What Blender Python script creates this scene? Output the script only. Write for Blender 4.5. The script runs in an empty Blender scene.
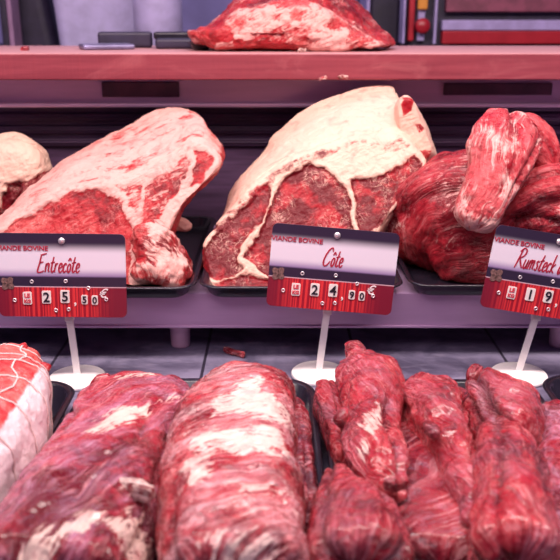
import bpy, bmesh, math, random
import numpy as np
from mathutils import Vector, Matrix

random.seed(4)
SC = bpy.context.scene
COL = SC.collection
PI = math.pi

# ------------------------------------------------------------------ camera
F = 800.0
PITCH = math.radians(18.2)
CAMZ = 0.336
CP, SP = math.cos(PITCH), math.sin(PITCH)


def ray(px, py):
    u, v = (px - 280) / F, (280 - py) / F
    return np.array([u, CP + v * SP, -SP + v * CP])


def at_y(px, py, y):
    d = ray(px, py)
    return np.array([0, 0, CAMZ]) + d * (y / d[1])


def at_z(px, py, z):
    d = ray(px, py)
    return np.array([0, 0, CAMZ]) + d * ((z - CAMZ) / d[2])


def depth(P):
    return P[1] * CP - (P[2] - CAMZ) * SP


# ------------------------------------------------------------------ noise
def _hash(ix, iy, iz, seed):
    h = (ix.astype(np.uint32) * np.uint32(374761393) + iy.astype(np.uint32) * np.uint32(668265263)
         + iz.astype(np.uint32) * np.uint32(2147483647) + np.uint32((seed * 974711 + 17) & 0xffffffff))
    h = (h ^ (h >> np.uint32(13))) * np.uint32(1274126177)
    h = (h ^ (h >> np.uint32(16))) * np.uint32(2246822519)
    h = h ^ (h >> np.uint32(15))
    return h.astype(np.float64) / 4294967295.0


def vnoise(P, seed=0):
    """value noise in [-1, 1]"""
    I = np.floor(P).astype(np.int64)
    f = P - I
    f = f * f * f * (f * (f * 6 - 15) + 10)
    I = I + 100000
    out = 0
    for dx in (0, 1):
        for dy in (0, 1):
            for dz in (0, 1):
                w = ((f[:, 0] if dx else 1 - f[:, 0]) * (f[:, 1] if dy else 1 - f[:, 1]) * (f[:, 2] if dz else 1 - f[:, 2]))
                out = out + w * _hash(I[:, 0] + dx, I[:, 1] + dy, I[:, 2] + dz, seed)
    return out * 2 - 1


def fbm(P, freq, octv=3, seed=0, gain=0.5):
    s, a, t = 0, 1.0, 0
    for k in range(octv):
        s = s + a * vnoise(P * freq * (2.03 ** k) + 7.3 * k, seed + k)
        t += a
        a *= gain
    return s / t


def smooth(a, b, x):
    t = np.clip((x - a) / (b - a), 0, 1)
    return t * t * (3 - 2 * t)


# ------------------------------------------------------------------ properties
def tag(o, label=None, cat=None, group=None, kind=None):
    if label: o['label'] = label
    if cat: o['category'] = cat
    if group: o['group'] = group
    if kind: o['kind'] = kind
    return o


def empty(name, loc=(0, 0, 0), rot=(0, 0, 0)):
    o = bpy.data.objects.new(name, None)
    o.location = loc
    o.rotation_euler = rot
    o.empty_display_size = 0.02
    COL.objects.link(o)
    return o


def link(name, me, mats, parent=None, smooth_shade=True):
    o = bpy.data.objects.new(name, me)
    COL.objects.link(o)
    if parent is not None: o.parent = parent
    if not isinstance(mats, (list, tuple)): mats = [mats]
    if len(me.materials) == 0:
        for m in mats: me.materials.append(m)
    if smooth_shade:
        me.shade_smooth()
    return o


def from_bm(name, bm, mats, parent=None, smooth_shade=False):
    bmesh.ops.recalc_face_normals(bm, faces=bm.faces)
    me = bpy.data.meshes.new(name)
    bm.to_mesh(me)
    bm.free()
    return link(name, me, mats, parent, smooth_shade)


def add_box(bm, lo, hi, bevel=0.0, mat=0, seg=2):
    b = bmesh.new()
    bmesh.ops.create_cube(b, size=1)
    for v in b.verts:
        v.co = Vector([(lo[i] + hi[i]) / 2 + v.co[i] * (hi[i] - lo[i]) for i in range(3)])
    if bevel > 0:
        bmesh.ops.bevel(b, geom=list(b.edges), offset=bevel, segments=seg, profile=0.5, affect='EDGES')
    for f in b.faces: f.material_index = mat
    me = bpy.data.meshes.new('tmp')
    b.to_mesh(me)
    b.free()
    bm.from_mesh(me)
    bpy.data.meshes.remove(me)


def add_lathe(bm, prof, n=48, mat=0, M=None, close=False):
    """prof: list of (r, z); caps where r == 0"""
    rings = []
    for r, z in prof:
        if r < 1e-7:
            rings.append([bm.verts.new((0, 0, z))])
        else:
            rings.append([bm.verts.new((r * math.cos(2 * PI * k / n), r * math.sin(2 * PI * k / n), z)) for k in range(n)])
    pairs = list(zip(rings, rings[1:]))
    if close: pairs.append((rings[-1], rings[0]))
    for a, b in pairs:
        for k in range(n):
            k2 = (k + 1) % n
            if len(a) == 1 and len(b) == 1: continue
            if len(a) == 1: f = bm.faces.new((a[0], b[k], b[k2]))
            elif len(b) == 1: f = bm.faces.new((a[k], a[k2], b[0]))
            else: f = bm.faces.new((a[k], a[k2], b[k2], b[k]))
            f.material_index = mat
            f.smooth = True
    if M is not None:
        vs = [v for ring in rings for v in ring]
        bmesh.ops.transform(bm, matrix=M, verts=vs)


def catmull(pts, n, closed=False):
    """resample control points uniformly in index space"""
    P = np.asarray(pts, float)
    m = len(P)
    if closed:
        t = np.arange(n) / n * m
    else:
        t = np.linspace(0, m - 1 - 1e-9, n)
    i = np.floor(t).astype(int)
    f = (t - i)[:, None]
    if closed:
        p0, p1, p2, p3 = P[(i - 1) % m], P[i % m], P[(i + 1) % m], P[(i + 2) % m]
    else:
        g = lambda k: P[np.clip(k, 0, m - 1)]
        p0, p1, p2, p3 = g(i - 1), g(i), g(i + 1), g(i + 2)
        p0 = np.where((i == 0)[:, None], 2 * p1 - p2, p0)
        p3 = np.where((i >= m - 2)[:, None], 2 * p2 - p1, p3)
    return 0.5 * (2 * p1 + (p2 - p0) * f + (2 * p0 - 5 * p1 + 4 * p2 - p3) * f ** 2 + (3 * p1 - p0 - 3 * p2 + p3) * f ** 3)


def tube_mesh(bm, pts, rad, n=8, mat=0):
    pts = [Vector(p) for p in pts]
    rings = []
    up = Vector((0.13, 0.21, 1)).normalized()
    for i, p in enumerate(pts):
        t = (pts[min(i + 1, len(pts) - 1)] - pts[max(i - 1, 0)]).normalized()
        a = t.cross(up)
        if a.length < 1e-4: a = t.cross(Vector((1, 0, 0)))
        a.normalize()
        b = t.cross(a)
        r = rad[i] if isinstance(rad, (list, tuple)) else rad
        rings.append([bm.verts.new(p + (a * math.cos(2 * PI * k / n) + b * math.sin(2 * PI * k / n)) * r) for k in range(n)])
    for A, B in zip(rings, rings[1:]):
        for k in range(n):
            f = bm.faces.new((A[k], A[(k + 1) % n], B[(k + 1) % n], B[k]))
            f.smooth = True
            f.material_index = mat
    for R in (rings[0], rings[-1]):
        f = bm.faces.new(R)
        f.material_index = mat


def poly_sdf(X, Y, poly):
    """signed distance, negative inside"""
    P = np.asarray(poly, float)
    d = np.full(X.shape, 1e9)
    inside = np.zeros(X.shape, bool)
    for i in range(len(P)):
        a, b = P[i], P[(i + 1) % len(P)]
        e = b - a
        wx, wy = X - a[0], Y - a[1]
        t = np.clip((wx * e[0] + wy * e[1]) / (e @ e + 1e-12), 0, 1)
        d = np.minimum(d, np.hypot(wx - e[0] * t, wy - e[1] * t))
        c = (a[1] > Y) != (b[1] > Y)
        with np.errstate(divide='ignore', invalid='ignore'):
            xi = e[0] * (Y - a[1]) / (e[1] if abs(e[1]) > 1e-12 else 1e-12) + a[0]
        inside ^= c & (X < xi)
    return np.where(inside, -d, d)


# ------------------------------------------------------------------ materials
def new_mat(name):
    m = bpy.data.materials.new(name)
    m.use_nodes = True
    nt = m.node_tree
    nt.nodes.clear()
    out = nt.nodes.new('ShaderNodeOutputMaterial')
    b = nt.nodes.new('ShaderNodeBsdfPrincipled')
    nt.links.new(b.outputs[0], out.inputs[0])
    return m, nt, b


class G:
    """tiny node-graph helper"""
    def __init__(self, nt): self.nt = nt
    def n(self, t, **kw):
        x = self.nt.nodes.new(t)
        for k, v in kw.items(): setattr(x, k, v)
        return x
    def put(self, sock, v):
        if hasattr(v, 'links') or isinstance(v, bpy.types.NodeSocket): self.nt.links.new(v, sock)
        elif isinstance(v, (tuple, list)) and len(v) == 3 and sock.type == 'RGBA': sock.default_value = (*v, 1)
        else: sock.default_value = v
    def math(self, op, a, b=0.0, c=0.0, clamp=False):
        x = self.n('ShaderNodeMath', operation=op, use_clamp=clamp)
        for s, v in zip(x.inputs, (a, b, c)): self.put(s, v)
        return x.outputs[0]
    def mix(self, f, a, b):
        x = self.n('ShaderNodeMix', data_type='RGBA')
        self.put(x.inputs[0], f); self.put(x.inputs[6], a); self.put(x.inputs[7], b)
        return x.outputs[2]
    def noise(self, vec, scale, detail=3.0, rough=0.55, dist=0.0):
        x = self.n('ShaderNodeTexNoise')
        if vec is not None: self.nt.links.new(vec, x.inputs['Vector'])
        x.inputs['Scale'].default_value = scale
        x.inputs['Detail'].default_value = detail
        x.inputs['Roughness'].default_value = rough
        x.inputs['Distortion'].default_value = dist
        return x.outputs[0]
    def scale(self, vec, s):
        x = self.n('ShaderNodeVectorMath', operation='MULTIPLY')
        self.nt.links.new(vec, x.inputs[0]); x.inputs[1].default_value = s
        return x.outputs[0]
    def step(self, x, a, b):
        m = self.n('ShaderNodeMapRange', interpolation_type='SMOOTHSTEP')
        self.put(m.inputs[0], x); m.inputs[1].default_value = a; m.inputs[2].default_value = b
        return m.outputs[0]
    def attr(self, name):
        return self.n('ShaderNodeAttribute', attribute_name=name)


def meat_material(name, deep=(0.16, 0.006, 0.016), mid=(0.42, 0.028, 0.05), light=(0.62, 0.13, 0.15),
                  pale=(0.72, 0.36, 0.36), fat=(0.86, 0.66, 0.58), fat2=(0.78, 0.40, 0.36), streak=0.5, marble=0.3,
                  rough=0.36, gs=(28, 330, 330), bump=0.5, veil=0.0, spec=0.5, fray=0.8, wet=0.03, veil_col=(0.62, 0.29, 0.38)):
    m, nt, b = new_mat(name)
    g = G(nt)
    co = g.n('ShaderNodeTexCoord').outputs['Object']
    fa = g.attr('fat').outputs['Fac']
    da = g.attr('tone').outputs['Fac']
    gr = g.attr('grain').outputs['Vector']
    big = g.noise(co, 26, 4, 0.6, 0.6)
    med = g.noise(co, 95, 4, 0.6, 0.8)
    fib = g.noise(g.scale(gr, gs), 1.0, 4, 0.62, 0.6)
    fib2 = g.noise(g.scale(gr, (gs[0] * 1.6, gs[1] * 0.38, gs[2] * 0.38)), 1.0, 3, 0.6, 1.2)
    t = g.math('ADD', g.math('MULTIPLY', big, 0.55), g.math('MULTIPLY', med, 0.45))
    t = g.math('ADD', t, g.math('MULTIPLY', da, 0.28))
    c = g.mix(g.step(t, 0.36, 0.53), deep, mid)
    c = g.mix(g.step(t, 0.51, 0.70), c, light)
    # fibres: dark and pale streaks, stronger in some places
    sm = g.math('MULTIPLY', g.math('ADD', 0.3, g.math('MULTIPLY', g.step(g.noise(co, 24, 2, 0.5, 0.4), 0.42, 0.6), 0.9)), streak)
    c = g.mix(g.math('MULTIPLY', g.step(fib, 0.53, 0.68), sm), c, pale)
    c = g.mix(g.math('MULTIPLY', g.step(fib, 0.48, 0.36), sm), c, deep)
    c = g.mix(g.math('MULTIPLY', g.step(fib2, 0.56, 0.68), g.math('MULTIPLY', sm, 0.9)), c, pale)
    # silvery veil of connective tissue; its tint can hold painted sheen
    if veil > 0:
        vn = g.noise(g.scale(gr, (gs[0] * 0.7, gs[1] * 0.06, gs[2] * 0.06)), 1.0, 4, 0.6, 1.0)
        c = g.mix(g.math('MULTIPLY', g.math('MULTIPLY', g.step(vn, 0.44, 0.60), g.math('ADD', 0.35, g.math('MULTIPLY', g.step(fib, 0.44, 0.58), 0.65))), veil), c, veil_col)
    # marbling: thin ridges
    rid = g.math('ABSOLUTE', g.math('SUBTRACT', g.noise(co, 62, 5, 0.62, 1.4), 0.5))
    mar = g.step(rid, 0.022, 0.004)
    rid2 = g.math('ABSOLUTE', g.math('SUBTRACT', g.noise(co, 150, 3, 0.6, 1.0), 0.5))
    mar2 = g.step(rid2, 0.035, 0.005)
    mask = g.step(g.noise(co, 34, 2), 0.42, 0.6)
    c = g.mix(g.math('MULTIPLY', g.math('MULTIPLY', mar, mask), marble), c, fat)
    c = g.mix(g.math('MULTIPLY', g.math('MULTIPLY', mar2, mask), marble * 0.6), c, pale)
    # fat
    fn = g.noise(co, 120, 5, 0.65, 0.6)
    ff = g.math('ADD', fa, g.math('MULTIPLY', g.math('SUBTRACT', fn, 0.5), fray))
    ff = g.math('ADD', ff, g.math('MULTIPLY', g.math('SUBTRACT', fib, 0.5), fray * 1.2))
    ff = g.math('ADD', ff, g.math('MULTIPLY', g.math('SUBTRACT', fib2, 0.5), fray))
    fm = g.math('MULTIPLY', g.step(ff, 0.36, 0.66), g.step(fa, 0.02, 0.25))
    ft = g.noise(co, 48, 5, 0.62, 1.0)
    fc = g.mix(g.step(ft, 0.50, 0.76), fat, fat2)
    fc = g.mix(g.math('MULTIPLY', g.step(fib, 0.52, 0.75), 0.22), fc, fat2)
    c = g.mix(fm, c, fc)
    nt.links.new(c, b.inputs['Base Color'])
    r = g.math('ADD', rough, g.math('MULTIPLY', g.math('SUBTRACT', med, 0.5), 0.35))
    r = g.math('ADD', r, g.math('MULTIPLY', fm, 0.12))
    nt.links.new(r, b.inputs['Roughness'])
    b.inputs['Specular IOR Level'].default_value = spec
    b.inputs['Coat Weight'].default_value = wet
    b.inputs['Coat Roughness'].default_value = 0.14
    h = g.math('ADD', g.math('MULTIPLY', fib, 1.5), g.math('MULTIPLY', g.noise(co, 330, 4, 0.65), 0.5))
    h = g.math('ADD', h, g.math('MULTIPLY', fib2, 0.9))
    h = g.math('ADD', h, g.math('MULTIPLY', med, 1.2))
    bp = g.n('ShaderNodeBump')
    bp.inputs['Strength'].default_value = bump
    bp.inputs['Distance'].default_value = 0.0022
    nt.links.new(h, bp.inputs['Height'])
    nt.links.new(bp.outputs[0], b.inputs['Normal'])
    return m


def plain(name, col, rough=0.5, metal=0.0, var=0.06, scale=30.0, stretch=(1, 1, 1), bump=0.0, spec=0.5, coat=0.0):
    m, nt, b = new_mat(name)
    g = G(nt)
    co = g.scale(g.n('ShaderNodeTexCoord').outputs['Object'], stretch)
    n = g.noise(co, scale, 4, 0.6)
    d = tuple(max(0, c * (1 - 3 * var)) for c in col)
    l = tuple(min(1, c * (1 + 3 * var)) for c in col)
    nt.links.new(g.mix(g.step(n, 0.3, 0.7), d, l), b.inputs['Base Color'])
    nt.links.new(g.math('ADD', rough - 0.06, g.math('MULTIPLY', n, 0.12)), b.inputs['Roughness'])
    b.inputs['Metallic'].default_value = metal
    b.inputs['Specular IOR Level'].default_value = spec
    b.inputs['Coat Weight'].default_value = coat
    if bump:
        bp = g.n('ShaderNodeBump')
        bp.inputs['Strength'].default_value = bump
        bp.inputs['Distance'].default_value = 0.001
        nt.links.new(n, bp.inputs['Height'])
        nt.links.new(bp.outputs[0], b.inputs['Normal'])
    return m


M_TRAY = plain('black_plastic', (0.012, 0.010, 0.018), 0.24, var=0.1, spec=0.6)
M_WHITE = plain('white_plastic', (0.92, 0.88, 0.86), 0.35, var=0.02)
M_STEEL = plain('brushed_steel', (0.58, 0.38, 0.60), 0.45, metal=0.25, var=0.03, scale=5, stretch=(1, 3, 8))
M_PALE_STEEL = plain('pale_steel', (0.60, 0.38, 0.52), 0.45, metal=0.2, var=0.03, scale=6, stretch=(1, 4, 10))
M_LOUVRE = plain('dark_louvre_metal', (0.075, 0.036, 0.082), 0.5, metal=0.1, var=0.1, scale=12, stretch=(1, 6, 10))
M_DARKPLATE = plain('dark_plate', (0.07, 0.018, 0.035), 0.5, var=0.1)
M_GREYTUB = plain('milky_violet_plastic', (0.42, 0.38, 0.62), 0.5, var=0.04)
M_CAN = plain('pale_violet_plastic', (0.40, 0.36, 0.60), 0.5, var=0.04)
M_DARK = plain('near_black_violet', (0.022, 0.016, 0.04), 0.5, var=0.1)
M_BACKWALL = plain('bluish_wall', (0.34, 0.30, 0.56), 0.7, var=0.06, scale=5)
M_RED = plain('red_enamel', (0.36, 0.012, 0.025), 0.35, var=0.04)
M_YELLOW = plain('yellow_plastic', (0.60, 0.24, 0.03), 0.4, var=0.04)
M_BAND = plain('silver_band', (0.40, 0.34, 0.62), 0.4, metal=0.2, var=0.05)
M_MAROON = plain('maroon_panel', (0.20, 0.045, 0.085), 0.5, var=0.1)
M_MAUVE = plain('mauve_post', (0.30, 0.17, 0.30), 0.5, var=0.06)
M_TOOL = plain('grey_blade', (0.22, 0.20, 0.34), 0.3, metal=0.5, var=0.08)
M_STRING = plain('butcher_string', (0.80, 0.58, 0.56), 0.8, var=0.06, scale=600)
M_RIVET = plain('rivet_metal', (0.85, 0.78, 0.80), 0.3, metal=0.7, var=0.03)
M_TXT_RED = plain('red_print', (0.42, 0.02, 0.05), 0.5, var=0.03)
M_TXT_BLACK = plain('black_print', (0.012, 0.010, 0.018), 0.5, var=0.03)
M_TXT_WHITE = plain('white_print', (0.85, 0.78, 0.78), 0.5, var=0.02)
M_TXT_DIGITRED = plain('tile_red_print', (0.62, 0.05, 0.07), 0.5, var=0.02)
M_TILE = plain('white_tile', (0.84, 0.78, 0.74), 0.4, var=0.02)
M_CLOVER = plain('bronze_print', (0.20, 0.11, 0.10), 0.45, var=0.15, scale=500)


def wood_material():
    m, nt, b = new_mat('red_stained_wood')
    g = G(nt)
    co = g.n('ShaderNodeTexCoord').outputs['Object']
    a = g.noise(g.scale(co, (4, 60, 90)), 1.0, 5, 0.6, 0.4)
    s = g.noise(g.scale(co, (260, 3, 14)), 1.0, 3, 0.6, 0.2)
    big = g.noise(g.scale(co, (9, 9, 30)), 1.0, 4, 0.6, 1.2)
    c = g.mix(g.step(a, 0.3, 0.7), (0.185, 0.021, 0.036), (0.28, 0.044, 0.062))
    c = g.mix(g.math('MULTIPLY', g.step(s, 0.52, 0.72), 0.35), c, (0.25, 0.032, 0.045))
    c = g.mix(g.math('MULTIPLY', g.step(big, 0.55, 0.72), 0.4), c, (0.40, 0.11, 0.12))
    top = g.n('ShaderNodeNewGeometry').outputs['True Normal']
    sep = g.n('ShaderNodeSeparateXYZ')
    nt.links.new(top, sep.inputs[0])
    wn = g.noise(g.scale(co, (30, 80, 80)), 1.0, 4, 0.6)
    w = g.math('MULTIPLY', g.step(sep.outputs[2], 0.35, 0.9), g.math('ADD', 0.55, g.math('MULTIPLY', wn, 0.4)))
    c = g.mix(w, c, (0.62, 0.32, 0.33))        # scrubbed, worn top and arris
    nt.links.new(c, b.inputs['Base Color'])
    b.inputs['Roughness'].default_value = 0.55
    bp = g.n('ShaderNodeBump')
    bp.inputs['Strength'].default_value = 0.35
    bp.inputs['Distance'].default_value = 0.001
    nt.links.new(g.math('ADD', a, s), bp.inputs['Height'])
    nt.links.new(bp.outputs[0], b.inputs['Normal'])
    return m


M_WOOD = wood_material()


def deck_material():
    m, nt, b = new_mat('slate_tiles')
    g = G(nt)
    co = g.n('ShaderNodeTexCoord').outputs['Object']
    n = g.noise(co, 14, 5, 0.65, 0.6)
    n2 = g.noise(g.scale(co, (40, 160, 40)), 1.0, 4, 0.6)
    c = g.mix(g.step(n, 0.35, 0.65), (0.085, 0.075, 0.13), (0.22, 0.20, 0.30))
    c = g.mix(g.math('MULTIPLY', g.step(n2, 0.5, 0.7), 0.45), c, (0.30, 0.27, 0.37))
    br = g.n('ShaderNodeTexBrick')
    br.offset = 0.5
    nt.links.new(g.scale(co, (1, 1, 1)), br.inputs['Vector'])
    br.inputs['Scale'].default_value = 1.0
    br.inputs['Mortar Size'].default_value = 0.0016
    br.inputs['Brick Width'].default_value = 0.155
    br.inputs['Row Height'].default_value = 0.31
    mort = br.outputs['Fac']
    c = g.mix(mort, c, (0.03, 0.025, 0.045))
    nt.links.new(c, b.inputs['Base Color'])
    nt.links.new(g.math('ADD', 0.3, g.math('MULTIPLY', n2, 0.3)), b.inputs['Roughness'])
    bp = g.n('ShaderNodeBump')
    bp.inputs['Strength'].default_value = 0.3
    bp.inputs['Distance'].default_value = 0.001
    nt.links.new(g.math('SUBTRACT', n2, mort), bp.inputs['Height'])
    nt.links.new(bp.outputs[0], b.inputs['Normal'])
    return m


M_DECK = deck_material()


# ------------------------------------------------------------------ meat geometry
def finish_meat(name, V, faces, fat, tone, grain, mat, parent=None):
    me = bpy.data.meshes.new(name)
    me.from_pydata(V.tolist(), [], faces)
    me.update()
    for nm, arr in (('fat', fat), ('tone', tone)):
        a = me.attributes.new(nm, 'FLOAT', 'POINT')
        a.data.foreach_set('value', np.ascontiguousarray(arr, dtype=np.float32))
    a = me.attributes.new('grain', 'FLOAT_VECTOR', 'POINT')
    a.data.foreach_set('vector', np.ascontiguousarray(grain, dtype=np.float32).ravel())
    return link(name, me, mat, parent)


def normals_of(V, faces):
    me = bpy.data.meshes.new('tmp')
    me.from_pydata(V.tolist(), [], faces)
    me.update()
    n = np.empty(len(V) * 3, dtype=np.float32)
    me.vertex_normals.foreach_get('vector', n)
    bpy.data.meshes.remove(me)
    return n.reshape(-1, 3).astype(float)


def origin_of(V):
    return np.array([(V[:, 0].min() + V[:, 0].max()) / 2, (V[:, 1].min() + V[:, 1].max()) / 2, V[:, 2].min()])


def patch_fat(V, patches, plane, soft, warp_seed=0, warp=0.006):
    """patches: (pixel outline, height or distance, weight) -> soft mask laid on the mesh in its own plan or elevation"""
    fat = np.zeros(len(V))
    W = np.stack([fbm(V, 70, 3, warp_seed + 1), fbm(V, 70, 3, warp_seed + 9)], 1) * warp
    for poly, q, wgt in patches:
        if plane == 'z':
            P = np.array([at_z(x, y, q)[:2] for x, y in poly])
            X, Y = V[:, 0] + W[:, 0], V[:, 1] + W[:, 1]
        else:
            P = np.array([at_y(x, y, q)[[0, 2]] for x, y in poly])
            X, Y = V[:, 0] + W[:, 0], V[:, 2] + W[:, 1]
        d = poly_sdf(X, Y, P)
        m = smooth(soft, -soft, d) * abs(wgt)
        if wgt > 0: fat = np.maximum(fat, m)
        else: fat = fat * (1 - m)
    return fat


def loft(name, secs, mat, plane='z', N=(0, 0, 1), ns=170, nphi=150, power=2.4, lump=0.004, lump_f=28, fine=0.0012,
         folds=0.0, fold_ang=0.6, fold_f=60, seed=0, fat_fn=None, patches=(), patch_q=None, tone_fn=None, ends=(0.8, 0.8), floor=None,
         parent=None, loc=True, flat_bottom=True, soft=0.006, grooves=0, groove_d=0.005, wander=0.5):
    """secs: (px, py, plane coordinate of the axis, half width px, half thickness m)"""
    f = at_z if plane == 'z' else at_y
    C, A, B = [], [], []
    for px, py, q, hw, b in secs:
        P = f(px, py, q)
        C.append(P)
        A.append(hw * depth(P) / F)
        B.append(b)
    data = np.column_stack([np.array(C), A, B])
    dens = catmull(data, 400)
    L = np.concatenate([[0], np.cumsum(np.linalg.norm(np.diff(dens[:, :3], axis=0), axis=1))])
    s = np.linspace(0, L[-1], ns)
    D = np.column_stack([np.interp(s, L, dens[:, k]) for k in range(5)])
    C, A, B = D[:, :3], np.maximum(D[:, 3], 0.001), np.maximum(D[:, 4], 0.001)
    T = np.gradient(C, axis=0)
    for _ in range(6): T[1:-1] = (T[:-2] + 2 * T[1:-1] + T[2:]) / 4
    T /= np.linalg.norm(T, axis=1)[:, None]
    Nv = np.array(N, float)
    Nn = Nv - (T @ Nv)[:, None] * T
    Nn /= np.linalg.norm(Nn, axis=1)[:, None]
    S = np.cross(T, Nn)
    # rounded ends
    e0, e1 = ends[0] * A[0], ends[1] * A[-1]
    scale = np.ones(ns)
    k = s < e0
    scale[k] = np.sqrt(np.clip(1 - (1 - s[k] / e0) ** 2, 0, 1)) if e0 > 0 else 1
    k = (s[-1] - s) < e1
    scale[k] *= np.sqrt(np.clip(1 - (1 - (s[-1] - s[k]) / e1) ** 2, 0, 1)) if e1 > 0 else 1
    scale = np.maximum(scale, 0.02)
    phi = np.arange(nphi) / nphi * 2 * PI
    cx = np.sign(np.cos(phi)) * np.abs(np.cos(phi)) ** (2 / power)
    cz = np.sign(np.sin(phi)) * np.abs(np.sin(phi)) ** (2 / power)
    V = (C[:, None, :] + S[:, None, :] * (A * scale)[:, None, None] * cx[None, :, None]
         + Nn[:, None, :] * (B * scale)[:, None, None] * cz[None, :, None])
    SS = np.repeat(s[:, None], nphi, 1)
    PH = np.repeat(phi[None, :], ns, 0)
    per = (A + B)[:, None] * 1.6
    # lateral coordinate (position across the piece), continuous over the back
    GR = np.stack([SS, A[:, None] * cx[None, :], B[:, None] * cz[None, :]], 2)
    V = V.reshape(-1, 3)
    GR = GR.reshape(-1, 3)
    V = np.vstack([V, C[0] - T[0] * 0.0005, C[-1] + T[-1] * 0.0005])
    GR = np.vstack([GR, GR[0], GR[-1]])
    faces = []
    for i in range(ns - 1):
        a, b2 = i * nphi, (i + 1) * nphi
        for j in range(nphi):
            j2 = (j + 1) % nphi
            faces.append((a + j, b2 + j, b2 + j2, a + j2))
    n0, n1 = ns * nphi, ns * nphi + 1
    for j in range(nphi):
        j2 = (j + 1) % nphi
        faces.append((n0, j, j2))
        e = (ns - 1) * nphi
        faces.append((n1, e + j2, e + j))
    # make normals outward
    nr = normals_of(V, faces)
    ctr = np.vstack([np.repeat(C, nphi, 0), C[0:1], C[-1:]])
    if np.mean(np.sum((V - ctr) * nr, 1)) < 0:
        faces = [tuple(reversed(q)) for q in faces]
        nr = -nr
    ca, sa = math.cos(fold_ang), math.sin(fold_ang)
    G2 = np.stack([GR[:, 0] * ca - GR[:, 1] * sa, GR[:, 0] * sa + GR[:, 1] * ca, GR[:, 2]], 1)
    Gs = V + seed * 3.17
    d = lump * fbm(Gs, lump_f, 3, seed) + fine * fbm(Gs, 150, 3, seed + 5)
    if folds:
        fo = fbm(G2 * np.array([9, fold_f, 20]) + seed, 1.0, 3, seed + 21)
        d = d + folds * (0.45 - np.abs(fo) ** 0.7)
    gt = np.zeros(len(V))
    if grooves:
        rng = np.random.RandomState(seed + 7)
        phs = np.append(PH.ravel(), [0, 0])
        ss = np.append(SS.ravel(), [0, s[-1]])
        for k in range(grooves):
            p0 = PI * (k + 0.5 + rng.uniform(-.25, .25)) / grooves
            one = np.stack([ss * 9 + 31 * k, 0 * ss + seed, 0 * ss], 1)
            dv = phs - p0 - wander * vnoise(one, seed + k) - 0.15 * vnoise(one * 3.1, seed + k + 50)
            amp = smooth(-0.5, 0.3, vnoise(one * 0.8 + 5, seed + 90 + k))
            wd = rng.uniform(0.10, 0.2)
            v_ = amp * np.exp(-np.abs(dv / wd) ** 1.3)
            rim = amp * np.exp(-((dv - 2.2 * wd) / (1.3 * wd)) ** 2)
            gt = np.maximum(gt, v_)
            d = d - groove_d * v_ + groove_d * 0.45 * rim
    V = V + nr * d[:, None]
    if floor is not None and flat_bottom:
        low = V[:, 2] < floor
        V[low, 2] = floor + 0.0006 * vnoise(V[low] * 90, seed)
    wv = V * 1.0
    G2 = G2 + 0.012 * np.stack([fbm(wv, 18, 2, seed + 60), fbm(wv, 18, 2, seed + 61), 0 * wv[:, 0]], 1) + 0.004 * np.stack([0 * wv[:, 0], fbm(wv, 55, 2, seed + 62), 0 * wv[:, 0]], 1)
    fat = np.zeros(len(V))
    if patches: fat = patch_fat(V, patches, plane, soft, seed)
    if fat_fn is not None: fat = np.maximum(fat, fat_fn(V, GR, nr))
    tone = 0.6 * fbm(Gs, 22, 2, seed + 40)
    if folds: tone = tone + 0.25 * fo
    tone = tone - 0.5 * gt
    if tone_fn is not None: tone = tone + tone_fn(V, GR, nr)
    O = origin_of(V) if loc else np.zeros(3)
    gr = np.stack([G2[:, 0], G2[:, 1], G2[:, 2]], 1)
    o = finish_meat(name, V - O, faces, fat, tone, gr, mat, parent)
    o.location = O
    o['_o'] = 1
    del o['_o']
    return o


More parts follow.
